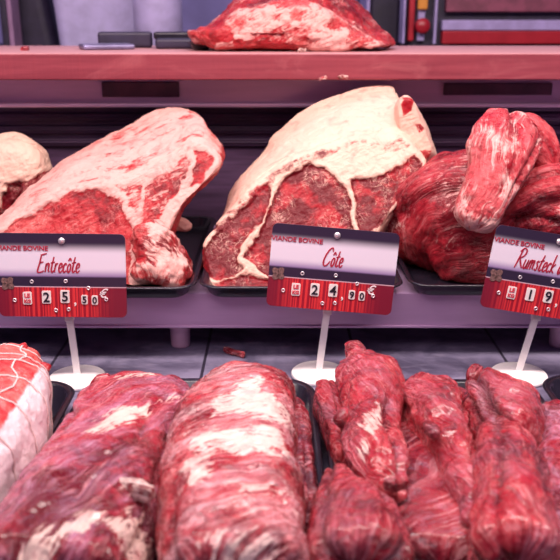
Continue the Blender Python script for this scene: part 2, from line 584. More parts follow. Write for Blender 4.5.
def relief(name, pairs, yf, yb, mat, lean=0.0, py0=288, zone_fn=None, nth=300, nf=110, ns=110, nb=24, edge=0.008, bulge=0.0, side_bulge=0.006,
           lump=0.003, fine=0.0010, seed=0, parent=None, grain_ang=0.5, y_fn=None, lump_f=28, ctr=None, minz=None):
    """A cut of meat: an outlined cut face in front, an outlined far end, the flank between them."""
    P = catmull(pairs, nth, closed=True)
    fy = lambda py: yf + lean * (py0 - py)
    by = lambda py: yb + lean * (py0 - py)
    Fw = np.array([at_y(p[0], p[1], fy(p[1])) for p in P])
    Bw = np.array([at_y(p[2], p[3], by(p[3])) for p in P])
    cf = Fw.mean(0) if ctr is None else at_y(ctr[0], ctr[1], fy(ctr[1]))
    cb = Bw.mean(0)
    V, zone, par = [], [], []
    rs = np.linspace(0, 1, nf + 1)[1:] ** 0.8
    inw = cf - Fw
    inw /= np.linalg.norm(inw, axis=1)[:, None]
    size = np.linalg.norm(Fw - cf, axis=1)[:, None]
    back = Bw - Fw
    back /= np.linalg.norm(back, axis=1)[:, None]
    rows = []
    for r in rs:                                     # cut face
        q = cf + (Fw - cf) * r
        q[:, 1] += -bulge * (1 - r ** 2)
        d = (1 - r) * size                            # distance from the arris
        k = np.clip(1 - d / edge, 0, 1)
        q += back * (edge * (1 - np.sqrt(1 - k ** 2)))
        rows.append(q); zone.append(np.zeros(nth)); par.append(np.full(nth, r))
    for t in np.linspace(0, 1, ns + 1)[1:]:          # flank
        q = Fw + back * edge + (Bw - Fw - back * edge) * t
        q -= inw * side_bulge * (4 * t * (1 - t))[..., None] if np.ndim(t) else inw * side_bulge * 4 * t * (1 - t)
        rows.append(q); zone.append(np.full(nth, t)); par.append(np.full(nth, 1 + t))
    for r in np.linspace(1, 0, nb + 1)[1:-1]:        # far end
        q = cb + (Bw - cb) * r
        q[:, 1] += 0.012 * np.sqrt(max(0, 1 - r ** 2))
        rows.append(q); zone.append(np.full(nth, 1.0)); par.append(np.full(nth, 3 - r))
    V = np.vstack(rows + [cf[None] + np.array([[0, -bulge, 0]]), cb[None] + np.array([[0, 0.012, 0]])])
    zone = np.concatenate(zone + [np.zeros(1), np.ones(1)])
    nr_ = len(rows)
    faces = []
    for i in range(nr_ - 1):
        a, b2 = i * nth, (i + 1) * nth
        for j in range(nth):
            j2 = (j + 1) % nth
            faces.append((a + j, b2 + j, b2 + j2, a + j2))
    n0, n1 = nr_ * nth, nr_ * nth + 1
    for j in range(nth):
        j2 = (j + 1) % nth
        faces.append((n0, j, j2))
        e = (nr_ - 1) * nth
        faces.append((n1, e + j2, e + j))
    nr = normals_of(V, faces)
    if np.mean(np.sum((V - V.mean(0)) * nr, 1)) < 0:
        faces = [tuple(reversed(q)) for q in faces]
        nr = -nr
    fat, tone, extra = zone_fn(V, zone, nr) if zone_fn else (np.zeros(len(V)), np.zeros(len(V)), 0)
    Gs = V + seed * 2.71
    d = lump * fbm(Gs, lump_f, 3, seed) + fine * fbm(Gs, 170, 3, seed + 5) + extra
    V = V + nr * d[:, None]
    if minz is not None:
        V[:, 2] = np.maximum(V[:, 2], minz)
    tone = tone + 0.5 * fbm(Gs, 24, 2, seed + 40)
    ca, sa = math.cos(grain_ang), math.sin(grain_ang)
    gr = np.stack([V[:, 0] * ca + V[:, 2] * sa, -V[:, 0] * sa + V[:, 2] * ca, V[:, 1]], 1)
    O = origin_of(V)
    if parent is not None: O = np.array(parent.location)
    o = finish_meat(name, V - O, faces, fat, tone, gr, mat, parent)
    if parent is None: o.location = O
    return o


# ------------------------------------------------------------------ the setting
SHELF_Z = 0.068
SHELF_Y = 0.775

bm = bmesh.new()
add_box(bm, (-0.75, 0.15, -0.03), (0.75, 1.12, 0.0))
tag(from_bm('floor', bm, M_DECK), kind='structure')

bm = bmesh.new()                                  # louvred back of the case
add_box(bm, (-0.75, 1.085, 0.0), (0.75, 1.11, 0.262))
for z in (0.176, 0.1925, 0.209, 0.2225):
    add_box(bm, (-0.75, 1.079, z - 0.0055), (0.75, 1.087, z + 0.0055), 0.0025)
    add_box(bm, (-0.75, 1.077, z - 0.0012), (0.75, 1.081, z + 0.0012), 0.0008)
tag(from_bm('wall_back', bm, M_LOUVRE), kind='structure')

bm = bmesh.new()
add_box(bm, (-0.75, 1.045, 0.229), (0.75, 1.083, 0.2625), 0.002)
add_box(bm, (-0.75, 1.036, 0.2265), (0.75, 1.060, 0.2315), 0.0015)
tag(from_bm('trim_1', bm, M_PALE_STEEL), kind='structure')

bm = bmesh.new()
add_box(bm, (-1.6, 2.9, -0.9), (1.6, 3.0, 2.0))
tag(from_bm('wall_rear', bm, M_BACKWALL), kind='structure')


def plate(x0, x1, y0, y1, label):
    a, b = at_y(x0, y1, 1.0445), at_y(x1, y0, 1.0445)
    bm = bmesh.new()
    add_box(bm, (a[0], 1.0405, a[2]), (b[0], 1.0455, b[2]), 0.001)
    tag(from_bm('cover_plate', bm, M_DARKPLATE), label, 'plate', 'dark cover plates below the wooden board')


plate(103, 179, 82, 97, 'dark rectangular plate under the wooden board, above the sirloin on the left')
plate(443, 552, 83, 95, 'long dark rectangular plate under the wooden board, above the rump meat on the right')

# raised steel shelf with its feet
sh = empty('raised_shelf', (0, SHELF_Y, 0))
tag(sh, 'raised brushed steel shelf carrying the upper row of meat trays', 'shelf')
bm = bmesh.new()
add_box(bm, (-0.74, 0.0, 0.062), (0.74, 0.28, SHELF_Z), 0.002)
from_bm('shelf_board', bm, M_STEEL, sh)
bm = bmesh.new()
add_box(bm, (-0.74, -0.001, 0.031), (0.74, 0.0035, SHELF_Z - 0.0005), 0.0012)
add_box(bm, (-0.74, -0.003, 0.0295), (0.74, 0.006, 0.0325), 0.001)
from_bm('fascia', bm, M_STEEL, sh)
for x, yy in ((-0.107, 0.022), (0.30, 0.022), (-0.107, 0.22), (0.30, 0.22)):
    bm = bmesh.new()
    add_lathe(bm, [(0, 0), (0.0095, 0), (0.0102, 0.002), (0.0125, 0.058), (0.0125, 0.0625), (0, 0.0625)], 28,
              M=Matrix.Translation((x, yy, 0)))
    from_bm('foot', bm, M_PALE_STEEL, sh, True)

# wooden board on the back of the case
bm = bmesh.new()
add_box(bm, (-0.80, 1.0, 0.263), (0.80, 1.27, 0.2945), 0.0022, seg=3)
bd = from_bm('butcher_board', bm, M_WOOD)
bd.data.transform(Matrix.Translation((0, -1.13, -0.263))); bd.location = (0, 1.13, 0.263)
tag(bd, 'long red stained wooden butcher board across the back of the case', 'board')
BT = 0.2945


# ------------------------------------------------------------------ trays
def tray(name, x0, x1, y0, y1, z, h, label, group, r=0.022, flare=0.010, lip=0.006):
    cx, cy = (x0 + x1) / 2, (y0 + y1) / 2
    hx, hy = (x1 - x0) / 2, (y1 - y0) / 2
    def ring(inset, zz, n=10):
        rr = max(r - inset * 0.6, 0.004)
        pts = []
        for qx, qy, a0 in ((1, 1, 0), (-1, 1, PI / 2), (-1, -1, PI), (1, -1, 3 * PI / 2)):
            for k in range(n + 1):
                a = a0 + k / n * PI / 2
                pts.append((qx * (hx - inset - rr) + rr * math.cos(a), qy * (hy - inset - rr) + rr * math.sin(a), zz))
        return pts
    prof = [(flare + lip + 0.010, 0.0), (flare + lip + 0.002, 0.0004), (flare + lip - 0.001, 0.003), (lip + 0.001, h - 0.002), (0.0012, h - 0.0022), (0, h - 0.001), (0.0012, h),
            (lip, h), (lip + 0.0022, h - 0.0012), (flare + lip + 0.0015, 0.0046), (flare + lip + 0.006, 0.0022), (flare + lip + 0.014, 0.0016)]
    bm = bmesh.new()
    rings = [[bm.verts.new(p) for p in ring(i, zz)] for i, zz in prof]
    for a, b in zip(rings, rings[1:]):
        n = len(a)
        for k in range(n):
            bm.faces.new((a[k], a[(k + 1) % n], b[(k + 1) % n], b[k])).smooth = True
    bm.faces.new(rings[0]); bm.faces.new(rings[-1])
    o = from_bm(name, bm, M_TRAY)
    o.location = (cx, cy, z)
    tag(o, label, 'tray', group)
    return o


GU = 'black trays on the steel shelf'
tray('meat_tray', -0.430, -0.084, 0.744, 1.045, SHELF_Z, 0.015, 'black plastic tray under the entrecote roast on the left of the steel shelf', GU, 0.022, 0.006, 0.004)
tray('meat_tray', -0.0815, 0.124, 0.746, 1.0, SHELF_Z, 0.015, 'black plastic tray under the thick fat capped rib roast in the middle of the shelf', GU, 0.022, 0.006, 0.004)
tray('meat_tray', 0.129, 0.345, 0.752, 1.055, SHELF_Z, 0.015, 'black plastic tray under the heap of dark rump meat on the right of the shelf', GU, 0.022, 0.006, 0.004)
GL = 'black trays on the slate counter'
tray('meat_tray', -0.40, -0.178, 0.20, 0.655, 0, 0.026, 'black plastic tray under the netted roast at the bottom left', GL, 0.03, 0.006, 0.005)
tray('meat_tray', -0.1745, 0.0315, 0.20, 0.660, 0, 0.026, 'black plastic tray under the two broad roasts left of centre', GL, 0.03, 0.006, 0.005)
tray('meat_tray', 0.0355, 0.226, 0.20, 0.658, 0, 0.026, 'black plastic tray under the loose strips of trimmed meat at the bottom right', GL, 0.03, 0.006, 0.005)
tray('meat_tray', 0.232, 0.44, 0.20, 0.668, 0, 0.026, 'black plastic tray at the far right edge, only its corner showing', GL, 0.03, 0.006, 0.005)

# ------------------------------------------------------------------ price signs
def stroke_mesh(bm, pts, w, y, th, mat=0):
    """brush stroke ribbon in the x-z plane"""
    P = catmull(pts, max(8, 7 * len(pts)))
    n = len(P)
    T = np.gradient(P, axis=0)
    T /= np.linalg.norm(T, axis=1)[:, None] + 1e-9
    Nn = np.stack([-T[:, 1], T[:, 0]], 1)
    ww = w * (0.55 + 0.45 * np.sin(np.linspace(0.35, PI - 0.25, n)) + 0.25 * np.abs(T[:, 1]))
    fr, bk = [], []
    for i in range(n):
        for s in (-1, 1):
            q = P[i] + Nn[i] * ww[i] * s * 0.5
            fr.append(bm.verts.new((q[0], y - th, q[1])))
            bk.append(bm.verts.new((q[0], y, q[1])))
    for i in range(n - 1):
        a, b, c, d = 2 * i, 2 * i + 1, 2 * i + 3, 2 * i + 2
        for f in ((fr[a], fr[b], fr[c], fr[d]), (bk[d], bk[c], bk[b], bk[a]), (fr[a], fr[d], bk[d], bk[a]), (fr[b], bk[b], bk[c], fr[c])):
            bm.faces.new(f).material_index = mat


GLY = {
    'C': (.72, [[(.74, .80), (.62, 1.0), (.36, .86), (.13, .45), (.12, .14), (.28, 0), (.52, .10), (.66, .28)]]),
    'E': (.62, [[(.16, .93), (.40, .97), (.66, 1.02)], [(.24, .96), (.16, .5), (.06, .03), (.36, .0), (.58, .08)], [(.15, .50), (.46, .56)]]),
    'R': (.66, [[(.24, .96), (.16, .5), (.04, -.02)], [(.06, .84), (.32, 1.03), (.58, .92), (.52, .66), (.18, .48)], [(.24, .50), (.44, .22), (.66, .0)]]),
    'n': (.38, [[(.06, .48), (.03, 0)], [(.05, .28), (.18, .48), (.29, .42), (.28, .10), (.39, .02)]]),
    't': (.30, [[(.20, .84), (.12, .4), (.10, .08), (.20, 0), (.31, .10)], [(-.02, .50), (.33, .56)]]),
    'r': (.28, [[(.06, .48), (.03, 0)], [(.05, .28), (.15, .47), (.28, .46)]]),
    'e': (.32, [[(.05, .20), (.27, .30), (.25, .47), (.13, .47), (.04, .25), (.10, .03), (.21, 0), (.34, .12)]]),
    'c': (.30, [[(.28, .40), (.20, .49), (.08, .38), (.04, .15), (.13, 0), (.30, .10)]]),
    'o': (.33, [[(.16, .48), (.05, .30), (.07, .06), (.17, 0), (.28, .15), (.27, .40), (.15, .48)]]),
    'ô': (.33, [[(.16, .48), (.05, .30), (.07, .06), (.17, 0), (.28, .15), (.27, .40), (.15, .48)], [(.06, .62), (.18, .76), (.30, .62)]]),
    'u': (.38, [[(.06, .48), (.04, .12), (.13, 0), (.25, .12), (.31, .48)], [(.31, .48), (.29, .08), (.39, .02)]]),
    'm': (.52, [[(.05, .48), (.02, 0)], [(.05, .28), (.15, .48), (.23, .42), (.21, 0)], [(.22, .28), (.34, .48), (.42, .42), (.41, .10), (.51, .02)]]),
    's': (.27, [[(.26, .42), (.17, .49), (.08, .40), (.20, .24), (.21, .08), (.12, 0), (.02, .08)]]),
    'k': (.33, [[(.11, .95), (.04, 0)], [(.30, .48), (.07, .22), (.32, 0)]]),
    'à': (.36, [[(.28, .45), (.15, .48), (.05, .25), (.10, 0), (.21, .10), (.30, .45), (.28, .10), (.37, .02)], [(.08, .76), (.20, .60)]]),
    ' ': (.22, []),
}


def script_text(word, h, cx, cz, y, slant=0.16, squeeze=1.0, w=0.00125):
    adv = sum((GLY[c][0] + .05) for c in word)
    x = -adv / 2
    bm = bmesh.new()
    for c in word:
        wd, strokes = GLY[c]
        for st in strokes:
            pts = [(cx + ((x + px) * squeeze + slant * (py - .4)) * h, cz + (py - .45) * h) for px, py in st]
            stroke_mesh(bm, pts, w, y, 0.0003)
        x += wd + .05
    return bm


def font_bm(bm, txt, size, cx, cz, y, mat=0, bold=0.0, sx=1.0, shear=0.0):
    cu = bpy.data.curves.new('tmp_text', 'FONT')
    cu.body = txt
    cu.size = size
    cu.align_x = 'CENTER'
    cu.align_y = 'CENTER'
    cu.offset = bold
    cu.shear = shear
    cu.resolution_u = 4
    cu.extrude = 0.0002
    ob = bpy.data.objects.new('tmp_text', cu)
    COL.objects.link(ob)
    dg = bpy.context.evaluated_depsgraph_get()
    me = bpy.data.meshes.new_from_object(ob.evaluated_get(dg))
    bpy.data.objects.remove(ob)
    bpy.data.curves.remove(cu)
    xs = [v.co.x for v in me.vertices]; ys = [v.co.y for v in me.vertices]
    mx, my = (max(xs) + min(xs)) / 2, (max(ys) + min(ys)) / 2
    for v in me.vertices:
        X, Y, Z = v.co
        v.co = ((X - mx) * sx + cx, y - 0.0002 - Z, (Y - my) + cz)
    n0 = len(bm.faces)
    bm.from_mesh(me)
    bpy.data.meshes.remove(me)
    bm.faces.ensure_lookup_table()
    for f in bm.faces[n0:]: f.material_index = mat


CW, CH, CT = 0.1188, 0.0785, 0.0022


def card_material():
    m, nt, b = new_mat('printed_card')
    g = G(nt)
    co = g.n('ShaderNodeTexCoord').outputs['Object']
    sp = g.n('ShaderNodeSeparateXYZ')
    nt.links.new(co, sp.inputs[0])
    v = g.math('SUBTRACT', 0.5, g.math('DIVIDE', sp.outputs[2], CH))      # 0 at the top edge, 1 at the bottom
    u = g.math('ADD', 0.5, g.math('DIVIDE', sp.outputs[0], CW))
    dark = (0.030, 0.018, 0.045)
    white = (0.80, 0.74, 0.84)
    c = g.mix(g.step(v, 0.10, 0.24), dark, white)
    c = g.mix(g.step(v, 0.40, 0.525), c, (0.30, 0.20, 0.42))
    c = g.mix(g.step(v, 0.495, 0.525), c, dark)
    w = g.n('ShaderNodeTexNoise')
    w.noise_dimensions = '1D'
    nt.links.new(g.math('MULTIPLY', u, 10.0), w.inputs['W'])
    w.inputs['Detail'].default_value = 0.6
    red = g.mix(g.step(w.outputs[0], 0.42, 0.58), (0.33, 0.010, 0.026), (0.72, 0.040, 0.045))
    edge = g.math('ABSOLUTE', g.math('SUBTRACT', u, 0.46))
    red = g.mix(g.step(edge, 0.20, 0.46), red, (0.20, 0.010, 0.030))
    c = g.mix(g.step(v, 0.628, 0.632), c, (0.60, 0.40, 0.46))
    c = g.mix(g.step(v, 0.640, 0.644), c, red)
    nt.links.new(c, b.inputs['Base Color'])
    b.inputs['Roughness'].default_value = 0.36
    return m


M_CARD = card_material()


def rounded_rect_bm(bm, w, h, r, y0, y1, mat=0, n=6, cx=0, cz=0):
    pts = []
    for qx, qz, a0 in ((1, 1, 0), (-1, 1, PI / 2), (-1, -1, PI), (1, -1, 3 * PI / 2)):
        for k in range(n + 1):
            a = a0 + k / n * PI / 2
            pts.append((cx + qx * (w / 2 - r) + r * math.cos(a), cz + qz * (h / 2 - r) + r * math.sin(a)))
    A = [bm.verts.new((x, y0, z)) for x, z in pts]
    B = [bm.verts.new((x, y1, z)) for x, z in pts]
    fs = [bm.faces.new(A), bm.faces.new(list(reversed(B)))]
    for k in range(len(pts)):
        k2 = (k + 1) % len(pts)
        fs.append(bm.faces.new((A[k2], A[k], B[k], B[k2])))
    for f in fs: f.material_index = mat


def price_sign(base_px, centre_px, roll, rod_roll, word, euros, cents, label, yaw=0.0, wx=0.0, wsize=0.024, ssz=1.0):
    P = at_z(base_px[0], base_px[1], 0.004)
    root = empty('price_sign', (P[0], P[1], 0))
    tag(root, label, 'price sign', 'price signs along the front of the steel shelf')
    bm = bmesh.new()
    add_lathe(bm, [(0, 0), (0.0262, 0), (0.0272, 0.0008), (0.0272, 0.0032), (0.0262, 0.0042), (0.012, 0.0056), (0, 0.006)], 64)
    from_bm('base', bm, M_WHITE, root, True)
    C = at_y(centre_px[0], centre_px[1], P[1] - 0.004)
    loc = Vector((C[0] - P[0], -0.004, C[2]))
    # rod: a slim flat bar from the disc up behind the card
    bm = bmesh.new()
    top = Vector((loc.x + math.sin(rod_roll) * -0.0, 0.002, loc.z - 0.008))
    foot = Vector((0, 0.002, 0.005))
    d = top - foot
    add_box(bm, (-0.0034, -0.0012, 0), (0.0034, 0.0012, d.length), 0.0005)
    bmesh.ops.transform(bm, matrix=Matrix.Translation(foot) @ Vector((0, 0, 1)).rotation_difference(d).to_matrix().to_4x4(), verts=bm.verts)
    from_bm('rod', bm, M_WHITE, root)
    bm = bmesh.new()
    rounded_rect_bm(bm, CW, CH, 0.0052, -CT / 2, CT / 2)
    card = from_bm('card', bm, M_CARD, root)
    card.location = loc
    card.rotation_euler = (math.radians(-7), roll, yaw)
    y = -CT / 2
    U = lambda u: (u - 0.5) * CW
    Wv = lambda v: (0.5 - v) * CH
    bm = script_text(word, wsize, U(0.5) + wx, Wv(0.36), y, squeeze=ssz)
    from_bm('product_name', bm, M_TXT_RED, card)
    bm = bmesh.new()
    font_bm(bm, 'VIANDE BOVINE', 0.0062, U(0.20), Wv(0.175), y, sx=1.05, bold=0.00012)
    from_bm('meat_kind_text', bm, M_TXT_RED, card)
    # four-leaf emblem at the left end of the dark band
    bm = bmesh.new()
    for k in range(4):
        a = PI / 4 + k * PI / 2 + 0.1
        cx_, cz_ = U(0.075) + 0.0037 * math.cos(a), Wv(0.60) + 0.0037 * math.sin(a)
        pts = []
        for q in range(18):
            t = q / 18 * 2 * PI
            lx = 0.0036 * math.cos(t); lz = 0.0030 * math.sin(t) * (1 - 0.25 * math.cos(t))
            if abs(t) < 0.2: lx *= 0.82
            pts.append((cx_ + lx * math.cos(a) - lz * math.sin(a), cz_ + lx * math.sin(a) + lz * math.cos(a)))
        A = [bm.verts.new((x, y - 0.0004, z)) for x, z in pts]
        B = [bm.verts.new((x, y, z)) for x, z in pts]
        bm.faces.new(A)
        for q in range(18): bm.faces.new((A[q], A[(q + 1) % 18], B[(q + 1) % 18], B[q]))
    from_bm('clover_emblem', bm, M_CLOVER, card)
    # tiles
    def tile(u, v, w, h, items):
        bm = bmesh.new()
        rounded_rect_bm(bm, w, h, 0.0012, y - 0.0006, y, 0)
        bmesh.ops.translate(bm, verts=bm.verts, vec=(U(u), 0, Wv(v)))
        for txt, size, dz, mat in items:
            font_bm(bm, txt, size, U(u), Wv(v) + dz, y - 0.0006, mat, bold=0.00022)
        from_bm('number_tile', bm, [M_TILE, M_TXT_BLACK, M_TXT_DIGITRED], card)
    tile(0.225, 0.775, 0.0082, 0.0120, [('LE', 0.0052, 0.0026, 2), ('KG', 0.0046, -0.0028, 2)])
    tile(0.375, 0.760, 0.0084, 0.0122, [(euros[0], 0.0128, 0, 1)])
    tile(0.520, 0.750, 0.0084, 0.0122, [(euros[1], 0.0128, 0, 1)])
    tile(0.672, 0.785, 0.0058, 0.0088, [(cents[0], 0.0088, 0, 1)])
    tile(0.752, 0.790, 0.0058, 0.0088, [(cents[1], 0.0088, 0, 1)])
    bm = bmesh.new()
    font_bm(bm, ',', 0.013, U(0.598), Wv(0.845), y, bold=0.0002)
    from_bm('decimal_comma', bm, M_TXT_WHITE, card)
    bm = bmesh.new()
    font_bm(bm, '€', 0.0115, U(0.825), Wv(0.705), y, bold=0.0001, shear=0.3)
    from_bm('euro_mark', bm, M_TXT_WHITE, card)
    # eyelets and the top rivet
    for u, v in ((0.265, 0.575), (0.530, 0.565), (0.705, 0.645), (0.842, 0.78), (0.125, 0.80), (0.445, 0.92), (0.545, 0.905)):
        bm = bmesh.new()
        add_lathe(bm, [(0.0009, 0), (0.0009, 0.0006), (0.0014, 0.0009), (0.0019, 0.0006), (0.0019, 0)], 20,
                  M=Matrix.Translation((U(u), y, Wv(v))) @ Matrix.Rotation(PI / 2, 4, 'X'))
        from_bm('eyelet', bm, M_RIVET, card, True)
    bm = bmesh.new()
    add_lathe(bm, [(0.0031, 0), (0.0031, 0.0006), (0.0022, 0.0016), (0, 0.0021)], 24,
              M=Matrix.Translation((U(0.51), y, Wv(0.085))) @ Matrix.Rotation(PI / 2, 4, 'X'))
    from_bm('rivet', bm, M_RIVET, card, True)
    # small clamp under the card that grips the rod
    bm = bmesh.new()
    zt = loc.z - CH / 2
    t = (zt - 0.004 - foot.z) / (top.z - foot.z)
    q = foot + d * t
    add_box(bm, (q.x - 0.0042, q.y - 0.003, q.z - 0.004), (q.x + 0.0042, q.y + 0.003, q.z + 0.006), 0.0008)
    from_bm('clamp', bm, M_WHITE, root)
    return root


price_sign((77, 376), (62, 275.5), math.radians(0.7), 0, 'Entrecôte', '25', '50',
           'price sign reading Entrecôte on a white disc foot, the leftmost sign', wx=-0.002, wsize=0.0172, ssz=0.64)
price_sign((319, 371.5), (332.5, 269.5), math.radians(5.0), 0, 'Côte', '24', '90',
           'price sign reading Côte on a white disc foot, in the middle', wx=0.000, wsize=0.0175, ssz=0.60)
price_sign((519, 373), (550, 275.5), math.radians(9.5), 0, 'Rumsteck à', '19', '90',
           'price sign reading Rumsteck at 19 euros, tilted at the right edge', wx=-0.0120, wsize=0.0182, ssz=0.60)

# ------------------------------------------------------------------ the meat
MM_RIB = meat_material('rib_meat', deep=(0.13, 0.003, 0.008), mid=(0.36, 0.010, 0.018), light=(0.56, 0.07, 0.065), marble=0.55, streak=0.16, pale=(0.66, 0.22, 0.22),
                       fat=(0.78, 0.51, 0.40), fat2=(0.72, 0.31, 0.25), gs=(60, 220, 220), bump=0.5, rough=0.34, fray=0.45, spec=0.22)
MM_SIRLOIN = meat_material('sirloin_meat', deep=(0.17, 0.004, 0.010), mid=(0.42, 0.014, 0.022), light=(0.60, 0.09, 0.085), marble=0.35, streak=0.3, pale=(0.72, 0.28, 0.26),
                           fat=(0.77, 0.42, 0.37), fat2=(0.66, 0.17, 0.16), gs=(24, 420, 420), bump=0.6, rough=0.32, spec=0.28)
MM_RUMP = meat_material('rump_meat', deep=(0.17, 0.004, 0.012), mid=(0.40, 0.016, 0.030), light=(0.60, 0.09, 0.10), marble=0.2, streak=0.38, pale=(0.66, 0.24, 0.25),
                        fat=(0.80, 0.46, 0.42), fat2=(0.70, 0.26, 0.26), gs=(20, 480, 480), bump=0.75, rough=0.30, spec=0.3)
MM_BROAD = meat_material('silver_skinned_meat', deep=(0.15, 0.003, 0.012), mid=(0.42, 0.016, 0.036), light=(0.60, 0.095, 0.12), marble=0.12, streak=0.55, pale=(0.74, 0.31, 0.33),
                         fat=(0.89, 0.66, 0.57), fat2=(0.80, 0.38, 0.36), gs=(18, 480, 480), bump=0.95, rough=0.26, veil=0.58, spec=0.36, fray=1.35, wet=0.4, veil_col=(0.60, 0.31, 0.46))  # lavender veil tint: violet sheen of the cool light painted over silver skin
MM_BANDED = meat_material('fat_banded_meat', deep=(0.18, 0.004, 0.012), mid=(0.46, 0.020, 0.036), light=(0.64, 0.13, 0.14), marble=0.2, streak=0.6, pale=(0.80, 0.40, 0.39),
                          fat=(0.90, 0.68, 0.60), fat2=(0.82, 0.42, 0.40), gs=(16, 420, 420), bump=0.9, rough=0.27, veil=0.62, spec=0.34, fray=1.3, wet=0.3, veil_col=(0.78, 0.45, 0.48))
MM_STRIP = meat_material('trimmed_strip_meat', deep=(0.15, 0.003, 0.010), mid=(0.42, 0.012, 0.026), light=(0.60, 0.075, 0.085), marble=0.15, streak=0.5, pale=(0.74, 0.29, 0.30),
                         gs=(15, 440, 440), bump=1.0, rough=0.23, veil=0.28, spec=0.4, wet=0.5)
MM_SLAB = meat_material('grooved_slab_meat', deep=(0.10, 0.002, 0.010), mid=(0.28, 0.008, 0.020), light=(0.42, 0.04, 0.055), marble=0.08, streak=0.62,
                        pale=(0.66, 0.28, 0.30), gs=(7, 260, 260), bump=0.9, rough=0.25, veil=0.1, spec=0.4, wet=0.5)
MM_NET = meat_material('netted_roast_meat', deep=(0.30, 0.008, 0.014), mid=(0.56, 0.028, 0.032), light=(0.72, 0.13, 0.11), marble=0.3, streak=0.3, pale=(0.80, 0.36, 0.33),
                       fat=(0.82, 0.66, 0.68), fat2=(0.76, 0.52, 0.57), gs=(40, 160, 160), bump=0.45, rough=0.32, fray=0.3, spec=0.35)

FZ = 0.0706        # top of the inside of an upper tray


def facemask(V, zone, polys, yf, lean, soft=0.0035, seed=0, warp=0.005, py0=288):
    """outlines on the cut face, in the plane of that face"""
    W = np.stack([fbm(V, 60, 3, seed + 1), fbm(V, 60, 3, seed + 8)], 1) * warp
    out = np.zeros(len(V))
    for poly, w in polys:
        P = np.array([at_y(x, y, yf + lean * (py0 - y))[[0, 2]] for x, y in poly])
        d = poly_sdf(V[:, 0] + W[:, 0], V[:, 2] + W[:, 1], P)
        m = smooth(soft, -soft, d)
        out = np.maximum(out, m * w)
    return out * (zone < 0.02)


def z5(pts): return [(190 + x / 2.24, 80 + y / 2.24) for x, y in pts]
def z4(pts): return [(x / 2.3333, 100 + y / 2.3333) for x, y in pts]


# --- rib roast in the middle (Côte)
CY, CL = 0.785, 0.00062
cote_F = z5([(25, 392), (34, 362), (60, 332), (98, 290), (142, 240), (190, 205), (240, 176), (300, 155), (345, 142), (400, 132), (455, 132), (492, 146),
             (522, 178), (526, 200), (500, 235), (468, 275), (440, 310), (415, 350), (405, 400), (396, 470), (330, 490), (250, 488), (170, 484), (100, 480), (60, 474), (38, 444)])
cote_B = z5([(50, 392), (66, 350), (84, 292), (100, 242), (118, 208), (172, 152), (188, 126), (270, 56), (330, 32), (395, 15), (450, 11), (464, 34),
             (478, 90), (496, 150), (490, 225), (470, 270), (440, 310), (415, 350), (405, 400), (396, 450), (330, 462), (250, 462), (170, 462), (110, 458), (70, 440), (46, 420)])
cote_muscle = [
    (z5([(172, 290), (198, 244), (232, 208), (268, 192), (304, 196), (338, 226), (358, 268), (368, 330), (372, 450), (190, 450), (120, 396), (146, 366), (160, 330)]), 1.0),
    (z5([(26, 396), (44, 362), (70, 334), (108, 292), (152, 246), (180, 232), (180, 262), (166, 300), (142, 340), (118, 368), (104, 400), (112, 430), (66, 446), (34, 440)]), 0.86),
    (z5([(364, 226), (384, 226), (424, 216), (462, 196), (500, 168), (524, 190), (498, 228), (462, 272), (422, 330), (402, 362), (384, 350), (374, 290)]), 0.95),
    (z5([(50, 452), (112, 436), (180, 452), (260, 456), (260, 476), (100, 476)]), 0.7),
]
cote_pink = [(z5([(60, 330), (142, 240), (190, 205), (240, 176), (300, 155), (345, 142), (330, 172), (270, 188), (220, 208), (180, 246), (110, 300), (40, 380)]), 1.0),
             (z5([(345, 142), (470, 130), (500, 150), (480, 168), (400, 150), (350, 160)]), 0.8)]


def cote_zone(V, zone, nr):
    mus = facemask(V, zone, cote_muscle, CY, CL, 0.003, 3, 0.006)
    pink = facemask(V, zone, cote_pink, CY, CL, 0.004, 6, 0.004)
    flank_low = smooth(0.165, 0.10, V[:, 2]) * smooth(-0.01, -0.05, V[:, 0])
    right = smooth(0.10, 0.125, V[:, 0]) * (zone > 0.02)
    fat = np.where(zone > 0.02, 1.0 - 0.70 * flank_low, (1 - mus) * (0.80 - 0.30 * pink))
    fat = fat - 0.20 * (zone > 0.02) * smooth(0.22, 0.05, zone)
    fold = np.zeros(len(V))
    tone = np.where(zone < 0.02, -0.35 + 0.6 * fbm(V, 45, 2, 9), 0.3)
    ex = -0.002 * mus + 0.002 * (1 - mus) * (zone < 0.02)
    ex = ex + 0.004 * fbm(V, 16, 2, 4) * (zone > 0.05)
    return np.clip(fat, 0, 1), tone, ex


rib = relief('rib_roast', [(a[0], a[1], b[0], b[1]) for a, b in zip(cote_F, cote_B)], CY, CY + 0.10, MM_RIB, lean=CL, zone_fn=cote_zone,
             nth=420, nf=150, ns=130, edge=0.007, side_bulge=0.004, lump=0.0022, fine=0.0008, seed=3, ctr=(300, 220), minz=FZ)
tag(rib, 'thick rib roast with a broad cream fat cap, behind the Côte price sign', 'meat', 'large roasts on the steel shelf')


def child(fn, parent, *a, **k):
    o = fn(*a, **k)
    w = o.location.copy()
    o.parent = parent
    o.location = w - parent.location
    return o


# the sawn rib end standing behind the right edge of the cap
bone_F = [(398, 112), (402, 100), (409, 98), (415, 104), (420, 116), (427, 134), (433, 150), (430, 157), (420, 165), (412, 172), (404, 165), (400, 140)]
bone_B = [(396, 114), (400, 104), (407, 102), (413, 108), (418, 118), (425, 136), (431, 150), (428, 158), (420, 166), (412, 172), (404, 165), (400, 140)]


